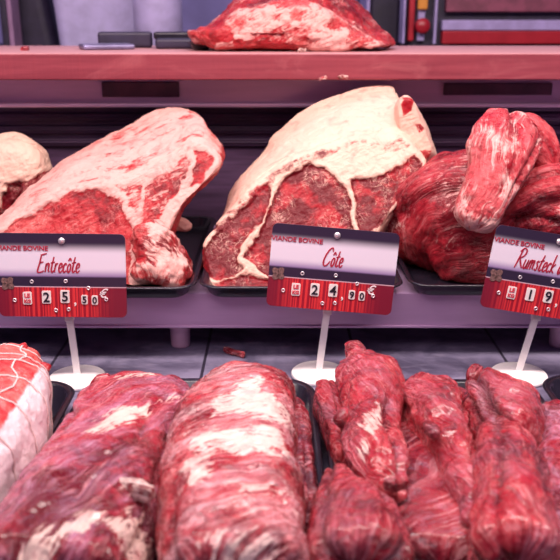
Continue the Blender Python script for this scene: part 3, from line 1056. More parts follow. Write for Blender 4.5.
def bone_zone(V, zone, nr):
    n = fbm(V, 60, 3, 5)
    dark = patch_fat(V, [([(400, 105), (404, 98), (412, 102), (410, 112), (403, 116)], 0.90, 1), ([(416, 125), (421, 124), (423, 129), (418, 132)], 0.90, 1),
                         ([(416, 154), (432, 150), (430, 158), (420, 164)], 0.89, 1)], 'y', 0.003, 4, 0.003)
    return np.clip(0.75 + 0.2 * n - 0.7 * dark, 0, 1), 0.2 - dark * 0.3, 0.0


b_ = child(relief, rib, 'rib_bone_end', [(a[0], a[1], b[0], b[1]) for a, b in zip(bone_F, bone_B)], 0.880, 0.945, MM_RIB, lean=0.0001, zone_fn=bone_zone,
           nth=160, nf=50, ns=50, edge=0.004, lump=0.002, fine=0.0006, seed=8)

# --- sirloin on the left (Entrecôte)
EY, EL = 0.790, 0.00060
ent_F = z4([(-70, 345), (-40, 322), (0, 298), (50, 262), (110, 227), (170, 204), (240, 191), (300, 178), (360, 153), (410, 124), (440, 98), (472, 94),
            (498, 118), (512, 142), (500, 168), (470, 202), (440, 232), (418, 260), (400, 296), (388, 330), (386, 410), (380, 445), (300, 455), (150, 460), (0, 460), (-70, 440)])
ent_B = z4([(-80, 330), (-50, 300), (0, 272), (50, 226), (118, 168), (165, 130), (230, 95), (292, 64), (340, 36), (385, 15), (432, 19), (456, 36),
            (474, 80), (506, 124), (502, 165), (472, 200), (440, 232), (418, 260), (400, 296), (388, 330), (386, 395), (380, 415), (300, 425), (150, 430), (0, 430), (-70, 420)])
ent_muscle = [
    (z4([(-90, 350), (0, 312), (60, 274), (120, 240), (172, 216), (232, 206), (270, 222), (298, 262), (308, 320), (300, 440), (-90, 440)]), 1.0),
    (z4([(330, 200), (400, 160), (436, 124), (452, 150), (430, 190), (392, 232), (362, 300), (340, 330), (330, 260)]), 0.62),
    (z4([(452, 112), (486, 116), (506, 142), (470, 190), (440, 200), (462, 150)]), 0.85),
    (z4([(384, 190), (420, 170), (414, 210), (384, 240)]), 0.9),
    (z4([(345, 250), (376, 240), (370, 290), (344, 310)]), 0.9),
    (z4([(270, 205), (330, 186), (326, 230), (316, 262)]), 0.55),
]


def ent_zone(V, zone, nr):
    mus = facemask(V, zone, ent_muscle, EY, EL, 0.003, 13, 0.006)
    fl = zone > 0.02
    streak = fbm(np.stack([V[:, 0] * 0.75 + V[:, 2] * 0.5, V[:, 1] * 2.5, (V[:, 2] * 0.75 - V[:, 0] * 0.5) * 4.5], 1), 26, 3, 15)
    red_patch = patch_fat(V, [(z4([(180, 215), (300, 150), (380, 120), (420, 130), (330, 175), (240, 190)]), 0.86, 1)], 'y', 0.01, 6, 0.012)
    fat = np.where(fl, 0.78 + 0.50 * streak - 0.35 * smooth(0.02, -0.09, -V[:, 0] * 0 + V[:, 2] - 0.25) * 0 - 0.22 * red_patch, 1 - mus)
    fat = fat * np.where(fl, 0.12 + 0.88 * smooth(-0.15, 0.45, nr[:, 2] - 0.5 * np.maximum(nr[:, 0], 0)), 1.0)
    tone = np.where(fl, 0.3, 0.05 + 0.3 * (1 - mus))
    return np.clip(fat, 0, 1), tone, -0.0025 * mus + 0.004 * fbm(V, 22, 3, 6) * fl


ent = relief('sirloin_roast', [(a[0], a[1], b[0], b[1]) for a, b in zip(ent_F, ent_B)], EY, EY + 0.10, MM_SIRLOIN, lean=EL, zone_fn=ent_zone,
             nth=420, nf=150, ns=130, edge=0.006, side_bulge=0.008, lump=0.003, fine=0.0011, seed=12, ctr=(110, 232), minz=FZ)
tag(ent, 'large bright red sirloin roast rising to a point, behind the Entrecôte price sign', 'meat', 'large roasts on the steel shelf')

child(loft, ent, 'trimmed_end', [(140, 226, 0.820, 16, 0.020), (151, 240, 0.812, 22, 0.024), (159, 256, 0.806, 28, 0.024), (160, 272, 0.800, 29, 0.024), (158, 284, 0.800, 26, 0.018)],
      MM_SIRLOIN, plane='y', N=(0, -1, 0.1), ns=110, nphi=130, lump=0.0075, lump_f=42, fine=0.002, seed=17, ends=(0.5, 0.4), floor=FZ, power=2.2,
      fat_fn=lambda V, GR, nr: np.clip(0.48 + 0.8 * fbm(V, 55, 3, 3), 0, 0.95))
child(loft, ent, 'fat_flap', [(166, 221, 0.90, 5, 0.006), (176, 223, 0.90, 8, 0.007), (186, 226, 0.90, 6, 0.006), (192, 227, 0.90, 3, 0.004)],
      MM_SIRLOIN, plane='y', N=(0, -1, 0.3), ns=40, nphi=48, lump=0.002, seed=19, ends=(0.4, 0.4), fat_fn=lambda V, GR, nr: np.full(len(V), 0.9))

# --- pale capped piece at the far left edge
LY = 0.985
left_F = [(-40, 168), (-20, 150), (0, 142), (14, 139.5), (28, 144), (40, 154), (45, 166), (50, 176), (53, 190), (50, 215), (44, 236), (20, 252), (-10, 256), (-44, 240)]
left_B = [(-36, 166), (-18, 150), (0, 143), (13, 141), (26, 145), (38, 154), (43, 164), (48, 176), (51, 190), (48, 215), (42, 234), (20, 248), (-10, 250), (-40, 238)]


def left_zone(V, zone, nr):
    cap = patch_fat(V, [([(-60, 130), (10, 128), (34, 138), (48, 160), (45, 172), (34, 180), (14, 184), (8, 192), (4, 205), (-8, 214), (-60, 226)], LY, 1)], 'y', 0.004, 2, 0.008)
    top = smooth(0.15, 0.5, nr[:, 2])
    fat = np.maximum(cap, top * (V[:, 2] > 0.20))
    return fat, 0.1 - 0.5 * (1 - cap), 0.004 * cap + 0.006 * (1 - cap) * fbm(V, 75, 3, 2)


lp = relief('capped_roast', [(a[0], a[1], b[0], b[1]) for a, b in zip(left_F, left_B)], LY, LY + 0.055, MM_RIB, zone_fn=left_zone, nth=220, nf=100, ns=50, edge=0.018,
            lump=0.003, fine=0.001, seed=23, bulge=0.012, minz=FZ, lean=0.0)
tag(lp, 'small roast with pale rounded fat cap at the left edge, behind the sirloin', 'meat', 'large roasts on the steel shelf')
child(loft, lp, 'trimmings', [(24, 206, 0.975, 16, 0.02), (38, 198, 0.978, 20, 0.02), (52, 186, 0.98, 16, 0.02), (64, 176, 0.982, 8, 0.015)], MM_RIB, plane='y', N=(0, -1, 0.2), ns=70, nphi=80,
      lump=0.006, lump_f=60, fine=0.002, seed=24, fat_fn=lambda V, GR, nr: np.clip(0.1 + 0.4 * fbm(V, 70, 2, 3), 0, 1), tone_fn=lambda V, GR, nr: -0.3)

# --- rump on the right (Rumsteck)
GR_ = 'pieces of rump meat on the right of the shelf'
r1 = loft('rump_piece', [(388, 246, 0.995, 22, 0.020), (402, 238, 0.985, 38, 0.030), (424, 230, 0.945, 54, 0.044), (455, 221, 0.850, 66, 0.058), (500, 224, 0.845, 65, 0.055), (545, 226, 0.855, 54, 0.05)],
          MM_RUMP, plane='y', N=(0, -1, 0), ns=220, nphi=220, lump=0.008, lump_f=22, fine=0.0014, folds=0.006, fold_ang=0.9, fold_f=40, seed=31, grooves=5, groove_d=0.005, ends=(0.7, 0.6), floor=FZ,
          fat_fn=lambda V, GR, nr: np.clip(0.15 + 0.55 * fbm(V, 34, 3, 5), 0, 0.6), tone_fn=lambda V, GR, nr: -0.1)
tag(r1, 'largest dark red rump piece, resting in the tray to the left of the Rumsteck sign', 'meat', GR_)
r3 = loft('rump_piece', [(514, 124, 0.858, 10, 0.016), (526, 134, 0.845, 20, 0.022), (537, 150, 0.834, 21, 0.024), (542, 168, 0.828, 16, 0.020), (538, 182, 0.826, 9, 0.014)], MM_RUMP, plane='y', N=(0, -1, 0.2), ns=90, nphi=100,
          lump=0.004, folds=0.003, seed=34, ends=(0.8, 0.8), grooves=3, groove_d=0.003, tone_fn=lambda V, GR, nr: 0.25)
tag(r3, 'rounded rump piece peeping out behind the right side of the draped flap', 'meat', GR_)
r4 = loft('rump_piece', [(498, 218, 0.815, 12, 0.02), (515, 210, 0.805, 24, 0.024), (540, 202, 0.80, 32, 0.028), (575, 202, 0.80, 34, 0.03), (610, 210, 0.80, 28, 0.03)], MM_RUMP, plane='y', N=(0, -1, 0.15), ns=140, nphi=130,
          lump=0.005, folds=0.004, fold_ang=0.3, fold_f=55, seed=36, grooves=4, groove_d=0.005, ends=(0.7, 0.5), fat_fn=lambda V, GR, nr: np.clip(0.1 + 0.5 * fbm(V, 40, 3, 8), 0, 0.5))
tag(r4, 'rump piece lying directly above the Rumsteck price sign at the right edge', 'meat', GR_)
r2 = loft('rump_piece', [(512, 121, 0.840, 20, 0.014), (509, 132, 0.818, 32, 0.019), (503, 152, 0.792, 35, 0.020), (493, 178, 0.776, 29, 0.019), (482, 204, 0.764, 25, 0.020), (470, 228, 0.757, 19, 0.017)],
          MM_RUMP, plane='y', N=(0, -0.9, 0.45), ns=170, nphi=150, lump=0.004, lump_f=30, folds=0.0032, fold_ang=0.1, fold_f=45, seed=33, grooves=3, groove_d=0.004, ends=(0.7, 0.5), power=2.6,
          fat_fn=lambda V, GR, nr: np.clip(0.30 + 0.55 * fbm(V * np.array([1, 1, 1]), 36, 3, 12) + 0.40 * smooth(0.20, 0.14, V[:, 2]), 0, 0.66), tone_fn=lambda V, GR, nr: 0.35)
tag(r2, 'long paler flap of rump meat draped over the heap, its end hanging towards the sign', 'meat', GR_)

# --- meat on the butcher board
top_F = [(188, 36), (186, 31), (196, 33), (212, 30), (226, 22), (240, 12), (262, 5), (300, 3), (326, 10), (346, 24), (364, 35), (378, 40), (384, 46), (352, 50), (300, 50), (240, 49.5), (215, 49), (198, 42)]
top_B = [(208, 40), (208, 33), (214, 28), (222, 18), (232, 6), (242, -4), (262, -16), (300, -24), (326, -18), (350, -2), (364, 10), (380, 26), (392, 42), (352, 44), (300, 44), (240, 44), (220, 44), (210, 42)]


def top_zone(V, zone, nr):
    face = zone < 0.02
    n = fbm(V * np.array([1, 1, 1.6]), 42, 3, 3)
    fat = np.where(face, 0.50 + 0.70 * n, 0.16 + 0.6 * n)
    fat = fat - 0.8 * patch_fat(V, [([(236, 40), (262, 44), (300, 42), (300, 50), (236, 50)], 1.05, 1), ([(196, 34), (226, 26), (236, 40), (205, 42)], 1.05, 1)], 'y', 0.006, 5)
    return np.clip(fat, 0, 1), np.where(face, 0.2, -0.1), 0.004 * n


tm = relief('trimmed_roast', [(a[0], a[1], b[0], b[1]) for a, b in zip(top_F, top_B)], 1.045, 1.165, MM_SIRLOIN, zone_fn=top_zone, nth=300, nf=80, ns=90, edge=0.012, lump=0.004, fine=0.0016,
            seed=41, bulge=0.01, minz=BT + 0.0005, ctr=(285, 32))
tag(tm, 'ragged roast with pink fat on its near side, lying on the wooden board above', 'meat')

# --- lower counter: netted roast
GRID = {}
TZ = 0.0022
net = loft('netted_roast', [(14, 374, 0.048, 30, 0.028), (8, 390, 0.050, 40, 0.036), (-2, 414, 0.052, 52, 0.042), (-18, 444, 0.052, 60, 0.044), (-48, 486, 0.052, 64, 0.044), (-92, 540, 0.050, 64, 0.042)],
           MM_NET, ns=180, nphi=170, lump=0.0045, lump_f=36, fine=0.0012, seed=51, ends=(0.35, 0.8), floor=TZ, power=2.5,
           fat_fn=lambda V, GR, nr: smooth(0.004, 0.014, np.abs(GR[:, 1]) * np.sign(nr[:, 0] + 0.35 * nr[:, 1] * 0) - 0.021) * (nr[:, 0] > -0.2),
           tone_fn=lambda V, GR, nr: 0.3)
tag(net, 'string tied roast with white fat along its side, cut off at the left edge', 'meat')
n_ns, n_nphi = 180, 170
me = net.data
co = np.empty(len(me.vertices) * 3)
me.vertices.foreach_get('co', co)
co = co.reshape(-1, 3)[:n_ns * n_nphi].reshape(n_ns, n_nphi, 3)


def string_on(idx):
    pts = []
    for i, j in idx:
        c = co[i].mean(0)
        p = co[i, j % n_nphi]
        d = p - c
        pts.append(p + d / (np.linalg.norm(d) + 1e-9) * 0.0006)
    return pts


for q in range(7):
    i0 = 16 + q * 23
    bm = bmesh.new()
    tube_mesh(bm, string_on([(min(n_ns - 2, int(i0 + 5 * math.sin(j / n_nphi * 2 * PI + q))), j) for j in range(0, n_nphi + 1, 3)]), 0.0007, 6)
    from_bm('string', bm, M_STRING, net, True)
for q, j0 in enumerate((10, 32, 54)):
    bm = bmesh.new()
    tube_mesh(bm, string_on([(i, int(j0 + 3 * math.sin(i * 0.14 + q))) for i in range(12, n_ns - 8, 3)]), 0.0007, 6)
    from_bm('string', bm, M_STRING, net, True)

# broad roasts left of centre
GB = 'broad roasts side by side in the tray left of centre'
b1 = loft('broad_roast', [(148, 396, 0.034, 45, 0.022), (140, 410, 0.036, 58, 0.028), (130, 432, 0.038, 63, 0.032), (117, 458, 0.040, 66, 0.034), (100, 495, 0.040, 70, 0.037), (82, 530, 0.040, 75, 0.037), (60, 572, 0.040, 80, 0.036), (40, 610, 0.040, 82, 0.034)],
          MM_BROAD, ns=260, nphi=230, lump=0.0035, lump_f=22, fine=0.0010, folds=0.0026, fold_ang=-0.5, fold_f=80, seed=61, grooves=3, groove_d=0.004, ends=(0.3, 0.4), floor=TZ, power=3.0,
          patches=[([(88, 434), (104, 418), (124, 406), (150, 400), (153, 407), (140, 415), (118, 424), (100, 436)], 0.074, 1.0),
                   ([(8, 556), (40, 530), (80, 518), (120, 512), (150, 500), (156, 512), (130, 526), (96, 524), (60, 540), (24, 562)], 0.074, 0.9),
                   ([(118, 380), (150, 373), (152, 377), (126, 384)], 0.060, 0.9), ([(162, 398), (176, 390), (178, 393), (166, 401)], 0.070, 0.9), ([(122, 484), (140, 478), (150, 492), (130, 496)], 0.074, 0.45)], soft=0.010)
tag(b1, 'broad roast with silver skin, a painted purple sheen and two thin white fat streaks, second from left', 'meat', GB)
b2 = loft('broad_roast', [(248, 391, 0.038, 38, 0.026), (245, 402, 0.040, 47, 0.031), (239, 418, 0.042, 54, 0.036), (234, 440, 0.044, 60, 0.040), (231, 475, 0.044, 66, 0.041), (233, 515, 0.044, 70, 0.041), (236, 560, 0.044, 72, 0.040), (238, 610, 0.044, 74, 0.038)],
          MM_BANDED, ns=260, nphi=230, lump=0.0045, lump_f=26, fine=0.0013, folds=0.0036, fold_ang=-1.2, fold_f=85, seed=64, grooves=2, groove_d=0.003, ends=(0.3, 0.4), floor=TZ, power=2.9,
          patches=[([(228, 396), (246, 378), (262, 374), (264, 392), (290, 402), (288, 420), (262, 424), (240, 414), (216, 420), (212, 408)], 0.082, 0.85),
                   ([(186, 480), (196, 440), (216, 430), (250, 434), (276, 424), (284, 444), (270, 456), (236, 458), (212, 452), (204, 480)], 0.084, 0.9),
                   ([(216, 500), (236, 482), (268, 478), (290, 470), (296, 500), (270, 500), (240, 512)], 0.084, 0.5),
                   ([(180, 560), (196, 524), (240, 530), (270, 520), (288, 560)], 0.084, 0.45)], soft=0.011)
tag(b2, 'broad rounded roast crossed by bands of white fat, in the middle of the tray', 'meat', GB)
b3 = loft('broad_roast', [(288, 410, 0.028, 15, 0.017), (293, 430, 0.027, 18, 0.019), (296, 455, 0.026, 18, 0.020), (299, 487, 0.024, 17, 0.019), (303, 525, 0.022, 16, 0.018), (305, 580, 0.022, 16, 0.018)],
          MM_SLAB, ns=200, nphi=120, lump=0.003, fine=0.0014, folds=0.0025, fold_ang=1.2, fold_f=60, seed=67, grooves=3, groove_d=0.004, ends=(0.6, 0.5), floor=TZ, tone_fn=lambda V, GR, nr: -0.15)
tag(b3, 'narrow dark grooved roast wedged under the right flank of the fat banded roast', 'meat', GB)

# loose strips on the right
GS = 'loose strips of trimmed meat in the right tray'
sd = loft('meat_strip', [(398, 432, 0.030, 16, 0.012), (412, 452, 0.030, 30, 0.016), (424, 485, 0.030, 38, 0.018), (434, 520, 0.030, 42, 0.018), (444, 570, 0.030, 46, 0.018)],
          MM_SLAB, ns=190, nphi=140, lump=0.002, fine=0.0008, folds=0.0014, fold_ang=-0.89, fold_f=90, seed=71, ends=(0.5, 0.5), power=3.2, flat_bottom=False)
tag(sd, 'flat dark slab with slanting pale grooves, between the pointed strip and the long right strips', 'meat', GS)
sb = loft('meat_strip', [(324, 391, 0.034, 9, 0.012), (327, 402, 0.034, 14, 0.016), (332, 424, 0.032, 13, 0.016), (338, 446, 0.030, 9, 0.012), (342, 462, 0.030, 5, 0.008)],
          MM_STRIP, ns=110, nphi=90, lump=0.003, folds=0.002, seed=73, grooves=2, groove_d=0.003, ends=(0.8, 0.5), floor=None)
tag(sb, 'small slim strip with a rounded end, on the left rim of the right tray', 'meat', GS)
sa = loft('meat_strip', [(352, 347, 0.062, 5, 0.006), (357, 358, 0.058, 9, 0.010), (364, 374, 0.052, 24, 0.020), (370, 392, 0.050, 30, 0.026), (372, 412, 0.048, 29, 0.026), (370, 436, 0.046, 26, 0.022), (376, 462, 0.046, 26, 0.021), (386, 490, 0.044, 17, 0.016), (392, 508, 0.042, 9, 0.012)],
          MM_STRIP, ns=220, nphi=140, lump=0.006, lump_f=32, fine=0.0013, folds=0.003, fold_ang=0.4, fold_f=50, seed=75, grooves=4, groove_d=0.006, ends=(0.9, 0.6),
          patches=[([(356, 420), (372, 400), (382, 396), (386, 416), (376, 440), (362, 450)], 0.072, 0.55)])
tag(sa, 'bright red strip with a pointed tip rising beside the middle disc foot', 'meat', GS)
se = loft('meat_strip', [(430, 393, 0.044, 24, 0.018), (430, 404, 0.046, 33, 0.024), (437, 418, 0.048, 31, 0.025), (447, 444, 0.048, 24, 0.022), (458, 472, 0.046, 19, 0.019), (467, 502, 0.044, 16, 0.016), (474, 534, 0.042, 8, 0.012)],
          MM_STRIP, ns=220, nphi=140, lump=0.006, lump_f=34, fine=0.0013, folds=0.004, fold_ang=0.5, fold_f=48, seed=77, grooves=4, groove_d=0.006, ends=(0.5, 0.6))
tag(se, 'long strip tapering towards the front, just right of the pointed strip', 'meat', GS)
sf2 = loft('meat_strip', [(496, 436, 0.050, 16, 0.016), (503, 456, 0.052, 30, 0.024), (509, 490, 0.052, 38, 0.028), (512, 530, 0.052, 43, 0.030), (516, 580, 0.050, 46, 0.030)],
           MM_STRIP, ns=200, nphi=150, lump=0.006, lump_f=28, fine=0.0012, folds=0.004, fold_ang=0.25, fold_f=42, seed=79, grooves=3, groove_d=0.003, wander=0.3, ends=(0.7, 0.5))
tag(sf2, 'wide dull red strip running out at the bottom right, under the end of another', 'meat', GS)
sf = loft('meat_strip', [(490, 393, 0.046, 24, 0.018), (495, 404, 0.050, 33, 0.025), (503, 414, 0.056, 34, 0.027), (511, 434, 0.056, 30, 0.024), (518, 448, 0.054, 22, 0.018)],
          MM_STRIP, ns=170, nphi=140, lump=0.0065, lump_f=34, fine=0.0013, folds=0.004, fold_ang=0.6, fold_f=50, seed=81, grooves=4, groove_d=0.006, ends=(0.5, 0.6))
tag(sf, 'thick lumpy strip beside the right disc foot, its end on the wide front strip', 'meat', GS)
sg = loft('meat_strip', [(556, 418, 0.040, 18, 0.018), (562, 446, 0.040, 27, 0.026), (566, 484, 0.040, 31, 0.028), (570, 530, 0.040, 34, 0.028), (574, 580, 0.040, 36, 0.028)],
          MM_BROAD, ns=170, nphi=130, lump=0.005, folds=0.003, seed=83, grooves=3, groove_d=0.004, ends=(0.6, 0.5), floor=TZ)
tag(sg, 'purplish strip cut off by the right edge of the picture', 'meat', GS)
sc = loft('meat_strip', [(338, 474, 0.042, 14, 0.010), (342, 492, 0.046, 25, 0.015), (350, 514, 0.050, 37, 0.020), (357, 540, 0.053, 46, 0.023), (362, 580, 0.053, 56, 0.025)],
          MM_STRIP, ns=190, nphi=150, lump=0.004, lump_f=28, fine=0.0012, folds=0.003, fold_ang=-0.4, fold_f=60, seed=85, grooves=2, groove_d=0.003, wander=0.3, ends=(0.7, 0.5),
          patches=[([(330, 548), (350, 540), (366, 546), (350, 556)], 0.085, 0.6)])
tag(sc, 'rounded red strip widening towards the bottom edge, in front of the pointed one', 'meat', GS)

# loose shreds of the pieces themselves
def shred(parent, pts, mat, seed, fatv=0.2):
    child(loft, parent, 'loose_shred', pts, mat, ns=44, nphi=44, lump=0.002, lump_f=110, fine=0.0008, seed=seed, ends=(0.7, 0.7), fat_fn=lambda V, GR, nr: np.full(len(V), fatv))


shred(sa, [(384, 484, 0.066, 3, 0.003), (392, 484, 0.066, 5, 0.004), (402, 483, 0.066, 4, 0.004), (408, 484, 0.066, 2, 0.003)], MM_STRIP, 201, 0.0)
shred(sa, [(336, 424, 0.052, 3, 0.004), (342, 420, 0.056, 6, 0.006), (348, 412, 0.058, 5, 0.006)], MM_STRIP, 202, 0.1)
shred(b2, [(170, 462, 0.056, 4, 0.005), (178, 454, 0.066, 8, 0.008), (190, 450, 0.074, 6, 0.006)], MM_STRIP, 203, 0.1)
shred(b2, [(280, 462, 0.072, 5, 0.006), (288, 472, 0.066, 7, 0.008), (290, 484, 0.060, 5, 0.006)], MM_STRIP, 204, 0.25)
shred(b1, [(96, 392, 0.048, 5, 0.006), (102, 384, 0.054, 8, 0.008), (112, 382, 0.056, 5, 0.006)], MM_STRIP, 205, 0.2)
shred(b1, [(118, 484, 0.072, 4, 0.004), (136, 488, 0.073, 7, 0.006), (152, 496, 0.070, 6, 0.005)], MM_STRIP, 206, 0.55)
shred(sf, [(470, 384, 0.058, 5, 0.007), (474, 376, 0.062, 8, 0.009), (480, 372, 0.062, 6, 0.007)], MM_STRIP, 207, 0.1)
shred(se, [(436, 438, 0.072, 5, 0.004), (432, 430, 0.073, 7, 0.005), (424, 424, 0.070, 5, 0.004)], MM_STRIP, 208, 0.0)
shred(net, [(16, 358, 0.070, 8, 0.006), (22, 349, 0.074, 6, 0.005), (25, 344, 0.076, 3, 0.003)], MM_NET, 209, 0.0)
shred(net, [(36, 372, 0.066, 8, 0.006), (44, 371, 0.066, 7, 0.006), (49, 373, 0.064, 4, 0.005)], MM_NET, 210, 0.0)

# small scraps
def scrap(px, py, q, plane, hw, L, th, label, tilt=0, seed=0, mat=None, fatv=0.2):
    c, s = math.cos(tilt), math.sin(tilt)
    secs = [(px + c * L * t, py + s * L * t, q, hw * w, th) for t, w in ((-1, .6), (-.3, 1), (.3, .8), (1, .45))]
    o = loft('meat_scrap', secs, mat or MM_STRIP, plane=plane, N=(0, 0, 1) if plane == 'z' else (0, -0.2, 1), ns=40, nphi=40, lump=0.0014, lump_f=120, fine=0.0006, seed=seed, ends=(0.7, 0.7),
             fat_fn=lambda V, GR, nr: np.full(len(V), fatv))
    tag(o, label, 'meat scrap')
    return o


scrap(234, 352, 0.0035, 'z', 3.4, 11, 0.0035, 'small red scrap of meat lying on the slate behind the middle roasts', 0.3, 91)
scrap(25, 49.0, BT + 0.002, 'z', 2.0, 4.5, 0.003, 'tiny orange red scrap on the near edge of the wooden board, far left', 0.0, 92)
scrap(209, 48.8, BT + 0.002, 'z', 1.6, 5, 0.0025, 'tiny pale scrap on the wooden board just below the ragged roast tip', 0.1, 93, None, 0.8)
scrap(302, 50.3, BT + 0.0022, 'z', 1.6, 4, 0.0025, 'tiny pink scrap on the wooden board in front of the ragged roast', -0.1, 94, None, 0.6)
scrap(323, 78.0, 0.999, 'y', 1.3, 4, 0.002, 'pale crumb of fat stuck under the front edge of the wooden board, left of two', -0.3, 95, None, 0.5)
scrap(343, 77.0, 0.999, 'y', 1.3, 5, 0.002, 'pale crumb of fat stuck under the front edge of the wooden board, right of two', 0.1, 96, None, 0.5)

# ------------------------------------------------------------------ behind the board
bm = bmesh.new()
add_box(bm, (-1.2, 1.32, 0.20), (1.2, 2.3, 0.268), 0.004)
add_box(bm, (-1.15, 1.40, -0.9), (1.15, 2.25, 0.20), 0.004)
rc = from_bm('work_counter', bm, M_DARK)
tag(rc, 'dark work counter standing behind the butcher board', 'counter')
RZ = 0.268

# tools on the board
def on_board(px, py): return at_z(px, py, BT)


def flat_tool(name, pts, th, mat, z0, parent, bev=0.0015):
    bm = bmesh.new()
    P = [at_z(x, y, z0) for x, y in pts]
    A = [bm.verts.new((p[0], p[1], z0)) for p in P]
    f = bm.faces.new(A)
    e = bmesh.ops.extrude_face_region(bm, geom=[f])
    bmesh.ops.translate(bm, verts=[v for v in e['geom'] if isinstance(v, bmesh.types.BMVert)], vec=(0, 0, th))
    bmesh.ops.bevel(bm, geom=[x for x in bm.edges], offset=bev, segments=2, affect='EDGES')
    if parent is not None:
        bmesh.ops.translate(bm, verts=bm.verts, vec=tuple(-c for c in parent.location))
    return from_bm(name, bm, mat, parent)


def bar(name, x0, x1, y0, y1, z0, z1, mat, parent, bev=0.002, rz=0.0):
    bm = bmesh.new()
    add_box(bm, (x0, y0, z0), (x1, y1, z1), bev, seg=3)
    if rz: bmesh.ops.rotate(bm, verts=bm.verts, cent=((x0 + x1) / 2, (y0 + y1) / 2, z0), matrix=Matrix.Rotation(rz, 3, 'Z'))
    if parent is not None:
        bmesh.ops.translate(bm, verts=bm.verts, vec=tuple(-c for c in parent.location))
    return from_bm(name, bm, mat, parent)


p = at_z(95, 47, BT)
kn = empty('scraper', (p[0], p[1], BT))
tag(kn, 'flat grey bladed scraper with a dark handle lying on the left of the wooden board', 'scraper')
bar('blade', -0.268, -0.200, 1.095, 1.150, BT + 0.0004, BT + 0.0075, M_TOOL, kn, 0.003, 0.35)
bar('handle', -0.255, -0.180, 1.165, 1.185, BT + 0.0005, BT + 0.022, M_DARK, kn, 0.004, 0.1)
p1 = empty('pouch', (-0.165, 1.16, BT))
tag(p1, 'flat black pouch lying on the wooden board left of the ragged roast', 'pouch')
bar('body', -0.172, -0.112, 1.13, 1.19, BT + 0.0004, BT + 0.014, M_DARK, p1, 0.004, 0.1)
bar('flap', -0.176, -0.110, 1.15, 1.195, BT + 0.012, BT + 0.022, M_TRAY, p1, 0.003, 0.1)
tray('small_dish', -0.142 + 0.02, -0.075, 1.075, 1.150, BT, 0.011, 'small black dish at the left tip of the ragged roast on the board', None, 0.02, 0.004, 0.003)

# milky tub and canister
def tub(name, x0b, x1b, x0t, x1t, ypl, zb, zt, dy, mat, label, cat, r=0.02):
    bm = bmesh.new()
    def ring(x0, x1, z, ins, n=6):
        cx, hx, hy = (x0 + x1) / 2, (x1 - x0) / 2 - ins, dy / 2 - ins
        pts = []
        for qx, qy, a0 in ((1, 1, 0), (-1, 1, PI / 2), (-1, -1, PI), (1, -1, 3 * PI / 2)):
            for k in range(n + 1):
                a = a0 + k / n * PI / 2
                pts.append(bm.verts.new((cx + qx * (hx - r) + r * math.cos(a), ypl + dy / 2 + qy * (hy - r) + r * math.sin(a), z)))
        return pts
    rs = [ring(x0b, x1b, zb, 0), ring(x0t, x1t, zt - 0.01, 0), ring(x0t, x1t, zt - 0.01, -0.006), ring(x0t, x1t, zt, -0.006), ring(x0t, x1t, zt, 0.004), ring(x0b, x1b, zb + 0.004, 0.004)]
    for a, b in zip(rs, rs[1:]):
        for k in range(len(a)): bm.faces.new((a[k], a[(k + 1) % len(a)], b[(k + 1) % len(a)], b[k]))
    bm.faces.new(rs[0]); bm.faces.new(rs[-1])
    o = from_bm(name, bm, mat)
    z0 = zb
    c = ((x0b + x1b) / 2, ypl + dy / 2, zb)
    o.data.transform(Matrix.Translation(tuple(-v for v in c)))
    o.location = c
    tag(o, label, cat)
    return o


def X(px, y, z): return (px - 280) / F * depth((0, y, z))


tub('plastic_tub', X(58, 1.46, .3), X(146, 1.46, .3), X(45, 1.46, .4), X(160, 1.46, .4), 1.46, RZ, 0.44, 0.22, M_GREYTUB, 'large milky violet plastic tub behind the wooden board on the left', 'tub')
bm = bmesh.new()
add_lathe(bm, [(0, 0), (0.036, 0), (0.040, 0.004), (0.040, 0.13), (0.034, 0.145), (0.022, 0.150), (0.022, 0.165), (0, 0.165)], 40)
cn = from_bm('canister', bm, M_CAN, None, True)
cn.location = (X(160, 1.40, .3), 1.39, RZ)
tag(cn, 'pale violet plastic canister right of the milky tub', 'canister')
bx0, bx1 = X(16, 1.6, .3), X(52, 1.6, .3)
tub('dark_crate', bx0, bx1 + 0.02, bx0 - 0.02, bx1 - 0.005, 1.56, RZ, 0.45, 0.2, M_DARK, 'dark crate between the mauve post and the milky tub, behind the board', 'crate')
ps = empty('metal_post', (X(6, 1.5, .3), 1.5, RZ))
tag(ps, 'mauve metal post with a pale edge at the far left behind the board', 'post')
a_ = X(-2, 1.5, .3) - ps.location.x
for nm, x0, x1, mt in (('upright', X(2, 1.5, .3), X(9, 1.5, .3), M_DARK), ('edge_strip', X(9, 1.5, .3), X(14, 1.5, .3), M_MAUVE)):
    bm = bmesh.new()
    add_box(bm, (x0 - ps.location.x, 0, 0), (x1 - ps.location.x, 0.05, 0.25), 0.003)
    from_bm(nm, bm, mt, ps)

# dark cabinet and the red-striped machine on the right
bm = bmesh.new()
add_box(bm, (X(369, 1.62, .3), 1.62, RZ), (X(399, 1.62, .3), 1.9, 0.55), 0.006)
dk = from_bm('dark_cabinet', bm, M_DARK)
tag(dk, 'dark cabinet behind the right end of the ragged roast', 'cabinet')
bm = bmesh.new()
add_box(bm, (X(366, 1.6, .3), 1.60, RZ), (X(369, 1.6, .3), 1.75, 0.55), 0.001)
tag(from_bm('rail', bm, M_BAND), 'pale upright rail left of the dark cabinet behind the board', 'rail')

my = 1.50
mc = empty('slicing_machine', (X(480, my, .3), my, RZ))
tag(mc, 'steel machine with red stripes, red knob and yellow button behind the board', 'machine')


def mbox(name, px0, px1, py0, py1, y0, y1, mat, bev=0.002):
    a, b = at_y(px0, py1, y0), at_y(px1, py0, y0)
    bm = bmesh.new()
    add_box(bm, (a[0], y0, a[2]), (b[0], y1, b[2]), bev)
    bmesh.ops.translate(bm, verts=bm.verts, vec=tuple(-c for c in mc.location))
    return from_bm(name, bm, mat, mc)


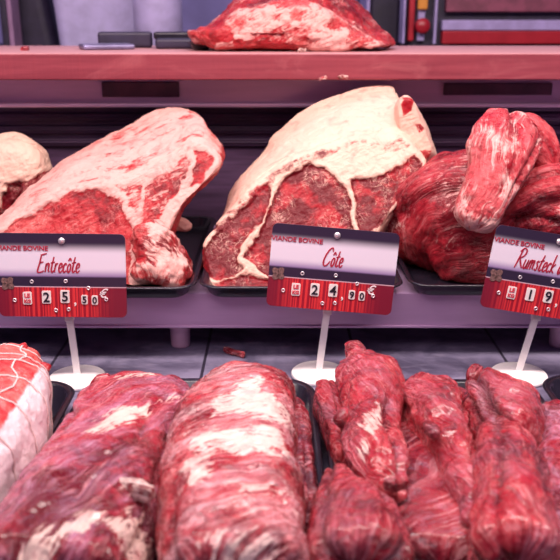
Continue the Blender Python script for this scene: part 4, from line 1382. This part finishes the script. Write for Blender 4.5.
z_low = 280 - F * math.tan(PITCH - math.atan((CAMZ - RZ) / my)) if False else None
mbox('body', 408, 640, -30, 50.5, my + 0.03, my + 0.25, M_DARK)
mbox('maroon_panel', 446, 640, -30, 12, my + 0.012, my + 0.031, M_MAROON)
mbox('silver_band', 442, 640, 20, 30.5, my + 0.010, my + 0.031, M_BAND)
mbox('red_band', 442, 640, 31, 44, my + 0.008, my + 0.031, M_RED)
mbox('edge_rail', 402, 408, -30, 44, my + 0.010, my + 0.06, M_BAND)
mbox('edge_rail', 434.5, 438.5, -30, 43, my + 0.010, my + 0.031, M_BAND)
mbox('red_stripe', 408, 417, -30, 41, my + 0.014, my + 0.031, M_RED)
mbox('switch_plate', 417, 428, -30, 41, my + 0.016, my + 0.031, M_BAND)
mbox('yellow_button', 418, 428.5, -6, 9.5, my + 0.006, my + 0.018, M_YELLOW)
bm = bmesh.new()
k = at_y(423, 26, my)
add_lathe(bm, [(0, 0.0), (0.010, 0), (0.0135, 0.004), (0.0135, 0.014), (0.011, 0.018), (0, 0.019)], 32,
          M=Matrix.Translation((k[0] - mc.location.x, 0.017, k[2] - mc.location.z)) @ Matrix.Rotation(PI / 2, 4, 'X'))
from_bm('knob', bm, M_RED, mc, True)

# ------------------------------------------------------------------ light
def area(name, loc, target, sx, sy, power, col, spread=180):
    l = bpy.data.lights.new(name, 'AREA')
    l.shape = 'RECTANGLE'; l.size = sx; l.size_y = sy
    l.energy = power; l.color = col
    l.spread = math.radians(spread)
    o = bpy.data.objects.new(name, l)
    o.location = loc
    o.rotation_euler = (Vector(target) - Vector(loc)).to_track_quat('-Z', 'Y').to_euler()
    COL.objects.link(o)
    return o


area('case_tube_light', (0, 0.56, 0.80), (0, 0.74, 0.05), 1.5, 0.10, 14.0, (1.0, 0.82, 0.78))
area('front_fill_light', (-0.3, -0.9, 1.9), (0, 0.8, 0.15), 1.6, 0.8, 16.0, (1.0, 0.76, 0.86))  # unseen fill lamp, added above the viewer to brighten the fronts
area('background_fill_light', (0, 1.8, 1.6), (0, 1.9, 0.2), 1.6, 0.5, 8.0, (0.72, 0.70, 1.0))  # unseen lamp, added to light the wall and things behind the board

w = bpy.data.worlds.new('World')
SC.world = w
w.use_nodes = True
w.node_tree.nodes['Background'].inputs[0].default_value = (0.42, 0.26, 0.60, 1)
w.node_tree.nodes['Background'].inputs[1].default_value = 0.20

cam = bpy.data.cameras.new('camera')
cam.sensor_width = 36
cam.lens = 36 * F / 560
cam.clip_start = 0.02
cam.dof.use_dof = True
cam.dof.focus_distance = 0.72
cam.dof.aperture_fstop = 10.0
co_ = bpy.data.objects.new('camera', cam)
co_.location = (0, 0, CAMZ)
co_.rotation_euler = (PI / 2 - PITCH, 0, 0)
COL.objects.link(co_)
SC.camera = co_

SC.view_settings.view_transform = 'Standard'
SC.view_settings.look = 'None'
SC.view_settings.gamma = 1.0
SC.view_settings.exposure = 0.32
SC.view_settings.use_curve_mapping = False
